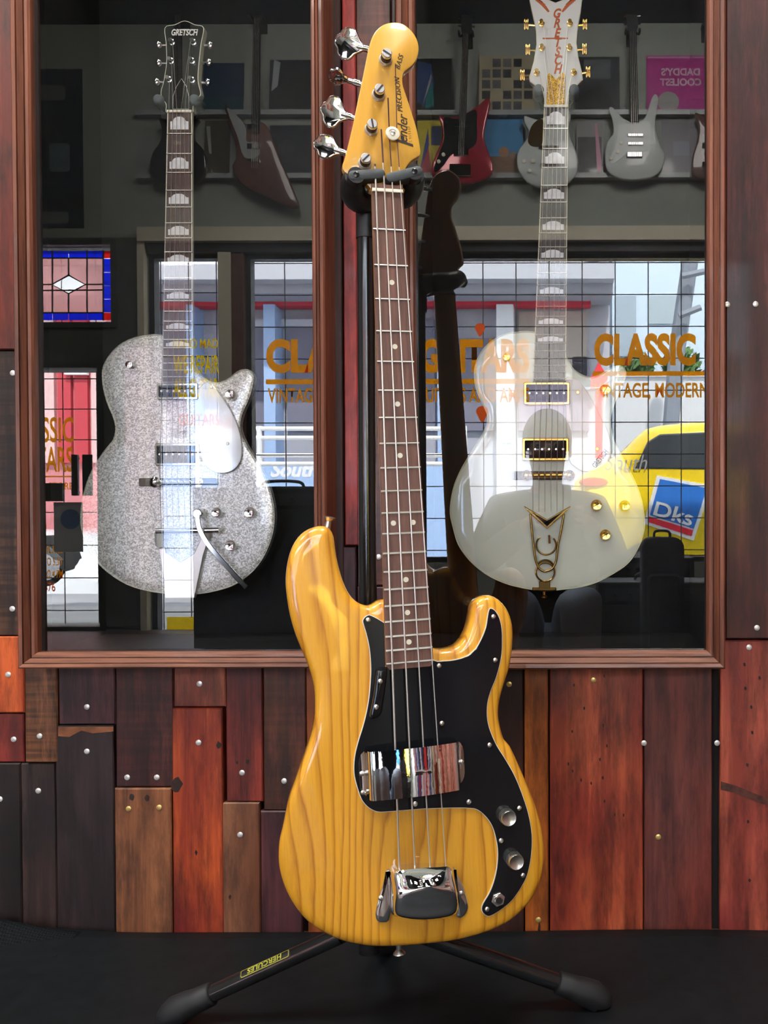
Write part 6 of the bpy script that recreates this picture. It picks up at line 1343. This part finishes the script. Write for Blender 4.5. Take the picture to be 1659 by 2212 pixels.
# local: x right in the world, +y towards the display wall
V = dict(pel=(0, -.12, .24), sp1=(0, -.10, .36), sp2=(0, -.04, .50), che=(0, .00, .62), nk=(0, .03, .755), hd0=(0, .045, .80), hd1=(0, .055, .87), hd2=(0, .055, .95), hd3=(0, .05, 1.02))
R = dict(pel=(.14, .12), sp1=(.13, .10), sp2=(.145, .10), che=(.15, .10), nk=.055, hd0=(.055, .065), hd1=(.072, .09), hd2=(.075, .095), hd3=(.055, .07))
E = [('pel', 'sp1'), ('sp1', 'sp2'), ('sp2', 'che'), ('che', 'nk'), ('nk', 'hd0'), ('hd0', 'hd1'), ('hd1', 'hd2'), ('hd2', 'hd3')]
for s, n in ((-1, 'l'), (1, 'r')):
    V.update({n + 'sh': (s * .175, .01, .68), n + 'el': (s * .235, .14, .50), n + 'wr': (s * .10 + .045, .315, .645), n + 'pa': (s * .072 + .045, .345, .665),
              n + 'hip': (s * .09, -.10, .20), n + 'kn': (s * .115, .20, .41), n + 'an': (s * .12, .04, .085), n + 'he': (s * .12, .0, .04), n + 'to': (s * .14, .20, .03)})
    R.update({n + 'sh': .062, n + 'el': .045, n + 'wr': .028, n + 'pa': (.030, .022), n + 'hip': .088, n + 'kn': .056, n + 'an': .045, n + 'he': .045, n + 'to': .036})
    E += [('che', n + 'sh'), (n + 'sh', n + 'el'), (n + 'el', n + 'wr'), (n + 'wr', n + 'pa'), ('pel', n + 'hip'), (n + 'hip', n + 'kn'), (n + 'kn', n + 'an'), (n + 'an', n + 'he'), (n + 'an', n + 'to')]
names = list(V); ix = {k: i for i, k in enumerate(names)}
body = skinned('body', skin_m, [V[k] for k in names], [(ix[a], ix[b]) for a, b in E], [R[k] for k in names], ix['pel'])
def sub(name, m, keep, grow, extra=()):
    ks = [k for k in names if k in keep]; jx = {k: i for i, k in enumerate(ks)}
    rr = [tuple(x + grow for x in R[k]) if isinstance(R[k], tuple) else R[k] + grow for k in ks]
    return skinned(name, m, [V[k] for k in ks], [(jx[a], jx[b]) for a, b in E if a in jx and b in jx], rr, jx['pel'] if 'pel' in jx else 0)
sub('hoodie', hoodie_m, {'pel', 'sp1', 'sp2', 'che', 'nk', 'lsh', 'rsh', 'lel', 'rel', 'lwr', 'rwr'}, .014)
sub('jeans', jean_m, {'pel', 'sp1', 'lhip', 'rhip', 'lkn', 'rkn', 'lan', 'ran'}, .026)
for n in 'lr':
    sx = V[n + 'an'][0]; sg = -1 if n == 'l' else 1
    skinned('shoe', plain('shoe_black', (.02, .02, .022), .5), [(sx, -.035, .045), (sx + sg * .005, .06, .05), (sx + sg * .015, .16, .042), (sx + sg * .02, .225, .036)], [(0, 1), (1, 2), (2, 3)], [(.044, .042), (.048, .044), (.05, .036), (.04, .028)])
    # fingers closing on the phone from the side
    px_, py_, pz_ = V[n + 'pa']
    for k in range(4):
        z0 = pz_ + .030 - .020 * k; skinned('finger', skin_m, [(px_, py_, z0 - .003), (px_ - sg * .004, py_ + .028, z0 + .002), (px_ - sg * .016, py_ + .043 - .002 * (k % 2), z0 + .003), (px_ - sg * .030, py_ + .044, z0 + .004)], [(0, 1), (1, 2), (2, 3)], [.0095, .009, .0082, .0072], levels=1)
    skinned('thumb', skin_m, [(px_, py_ - .01, pz_ - .015), (px_ - sg * .012, py_ + .004, pz_ + .004), (px_ - sg * .026, py_ + .011, pz_ + .016)], [(0, 1), (1, 2)], [.012, .010, .008], levels=1)
# face and hair
fc = V['hd1']
for s in (-1, 1):
    MB().lathe([(.001, -.011), (.008, -.008), (.011, 0), (.008, .008), (.001, .011)], (s * .032, fc[1] + .074, .915), (0, 1, 0), 12).build('eye', plain('eye_white', (.6, .6, .58), .2), person)
    MB().lathe([(.005, 0), (.004, .001)], (s * .032, fc[1] + .0845, .915), (0, 1, 0), 10).build('iris', plain('iris_brown', (.03, .015, .01), .2), person)
    MB().slab(cr([(-.008, -.026), (.010, -.02), (.014, .012), (.004, .03), (-.010, .02)], .006), [(.003, .004), (0, .001), (.002, -.005)]).build('ear', skin_m, person, loc=None).matrix_basis = Matrix.Translation((s * .082, fc[1], .905)) @ Matrix.Rotation(s * rad(90), 4, 'Y') @ Matrix.Rotation(rad(90), 4, 'Z')
skinned('nose', skin_m, [(0, fc[1] + .085, .925), (0, fc[1] + .100, .895), (0, fc[1] + .098, .882)], [(0, 1), (1, 2)], [.008, .012, .010], levels=1)
MB().slab(circ(0, 0, .024, 16, .007), [(.003, .006), (0, .002), (0, -.01)]).build('mouth', plain('lips', (.35, .12, .10), .5), person).matrix_basis = Matrix.Translation((0, fc[1] + .086, .852)) @ Matrix.Rotation(rad(-90), 4, 'X')
hr = MB(); K = 24
for i in range(13):
    el = rad(-25 + 115 * i / 12)
    for k in range(K):
        a = 2 * math.pi * k / K; fr = max(0, math.sin(a)); lo = max(el, rad(28) * fr + rad(-25) * (1 - fr)); hr.v.append((.088 * math.cos(lo) * math.cos(a), fc[1] - .004 + .108 * math.cos(lo) * math.sin(a), .945 + .105 * math.sin(lo)))
for i in range(12):
    for k in range(K): hr.f.append((i * K + k, i * K + (k + 1) % K, (i + 1) * K + (k + 1) % K, (i + 1) * K + k))
hr.build('hair', hair_m, person, smooth=60)
ph = thing('phone', Matrix.Translation((0, -1.502, .698)), 'black smartphone held up by the crouching photographer', 'phone')
mb = MB().slab(rrect(-.036, -.075, .036, .075, .009), [(.001, .0035), (0, .0025), (0, -.0035), (.001, -.0045)]); mb.v = [(x, -z, y) for x, y, z in mb.v]; mb.build('case', MT['black_plastic'], ph, smooth=30)
mb = MB().slab(rrect(-.033, -.072, .033, .072, .007), [(0, .0042), (0, .0034)]); mb.v = [(x, -z - .0002, y) for x, y, z in mb.v]; mb.build('screen', plain('phone_screen', (.03, .035, .04), .1), ph, smooth=0)
MB().lathe([(.007, 0), (.006, .0015)], (-.022, .0046, .05), (0, 1, 0), 16).build('lens', MT['black_gloss'], ph)
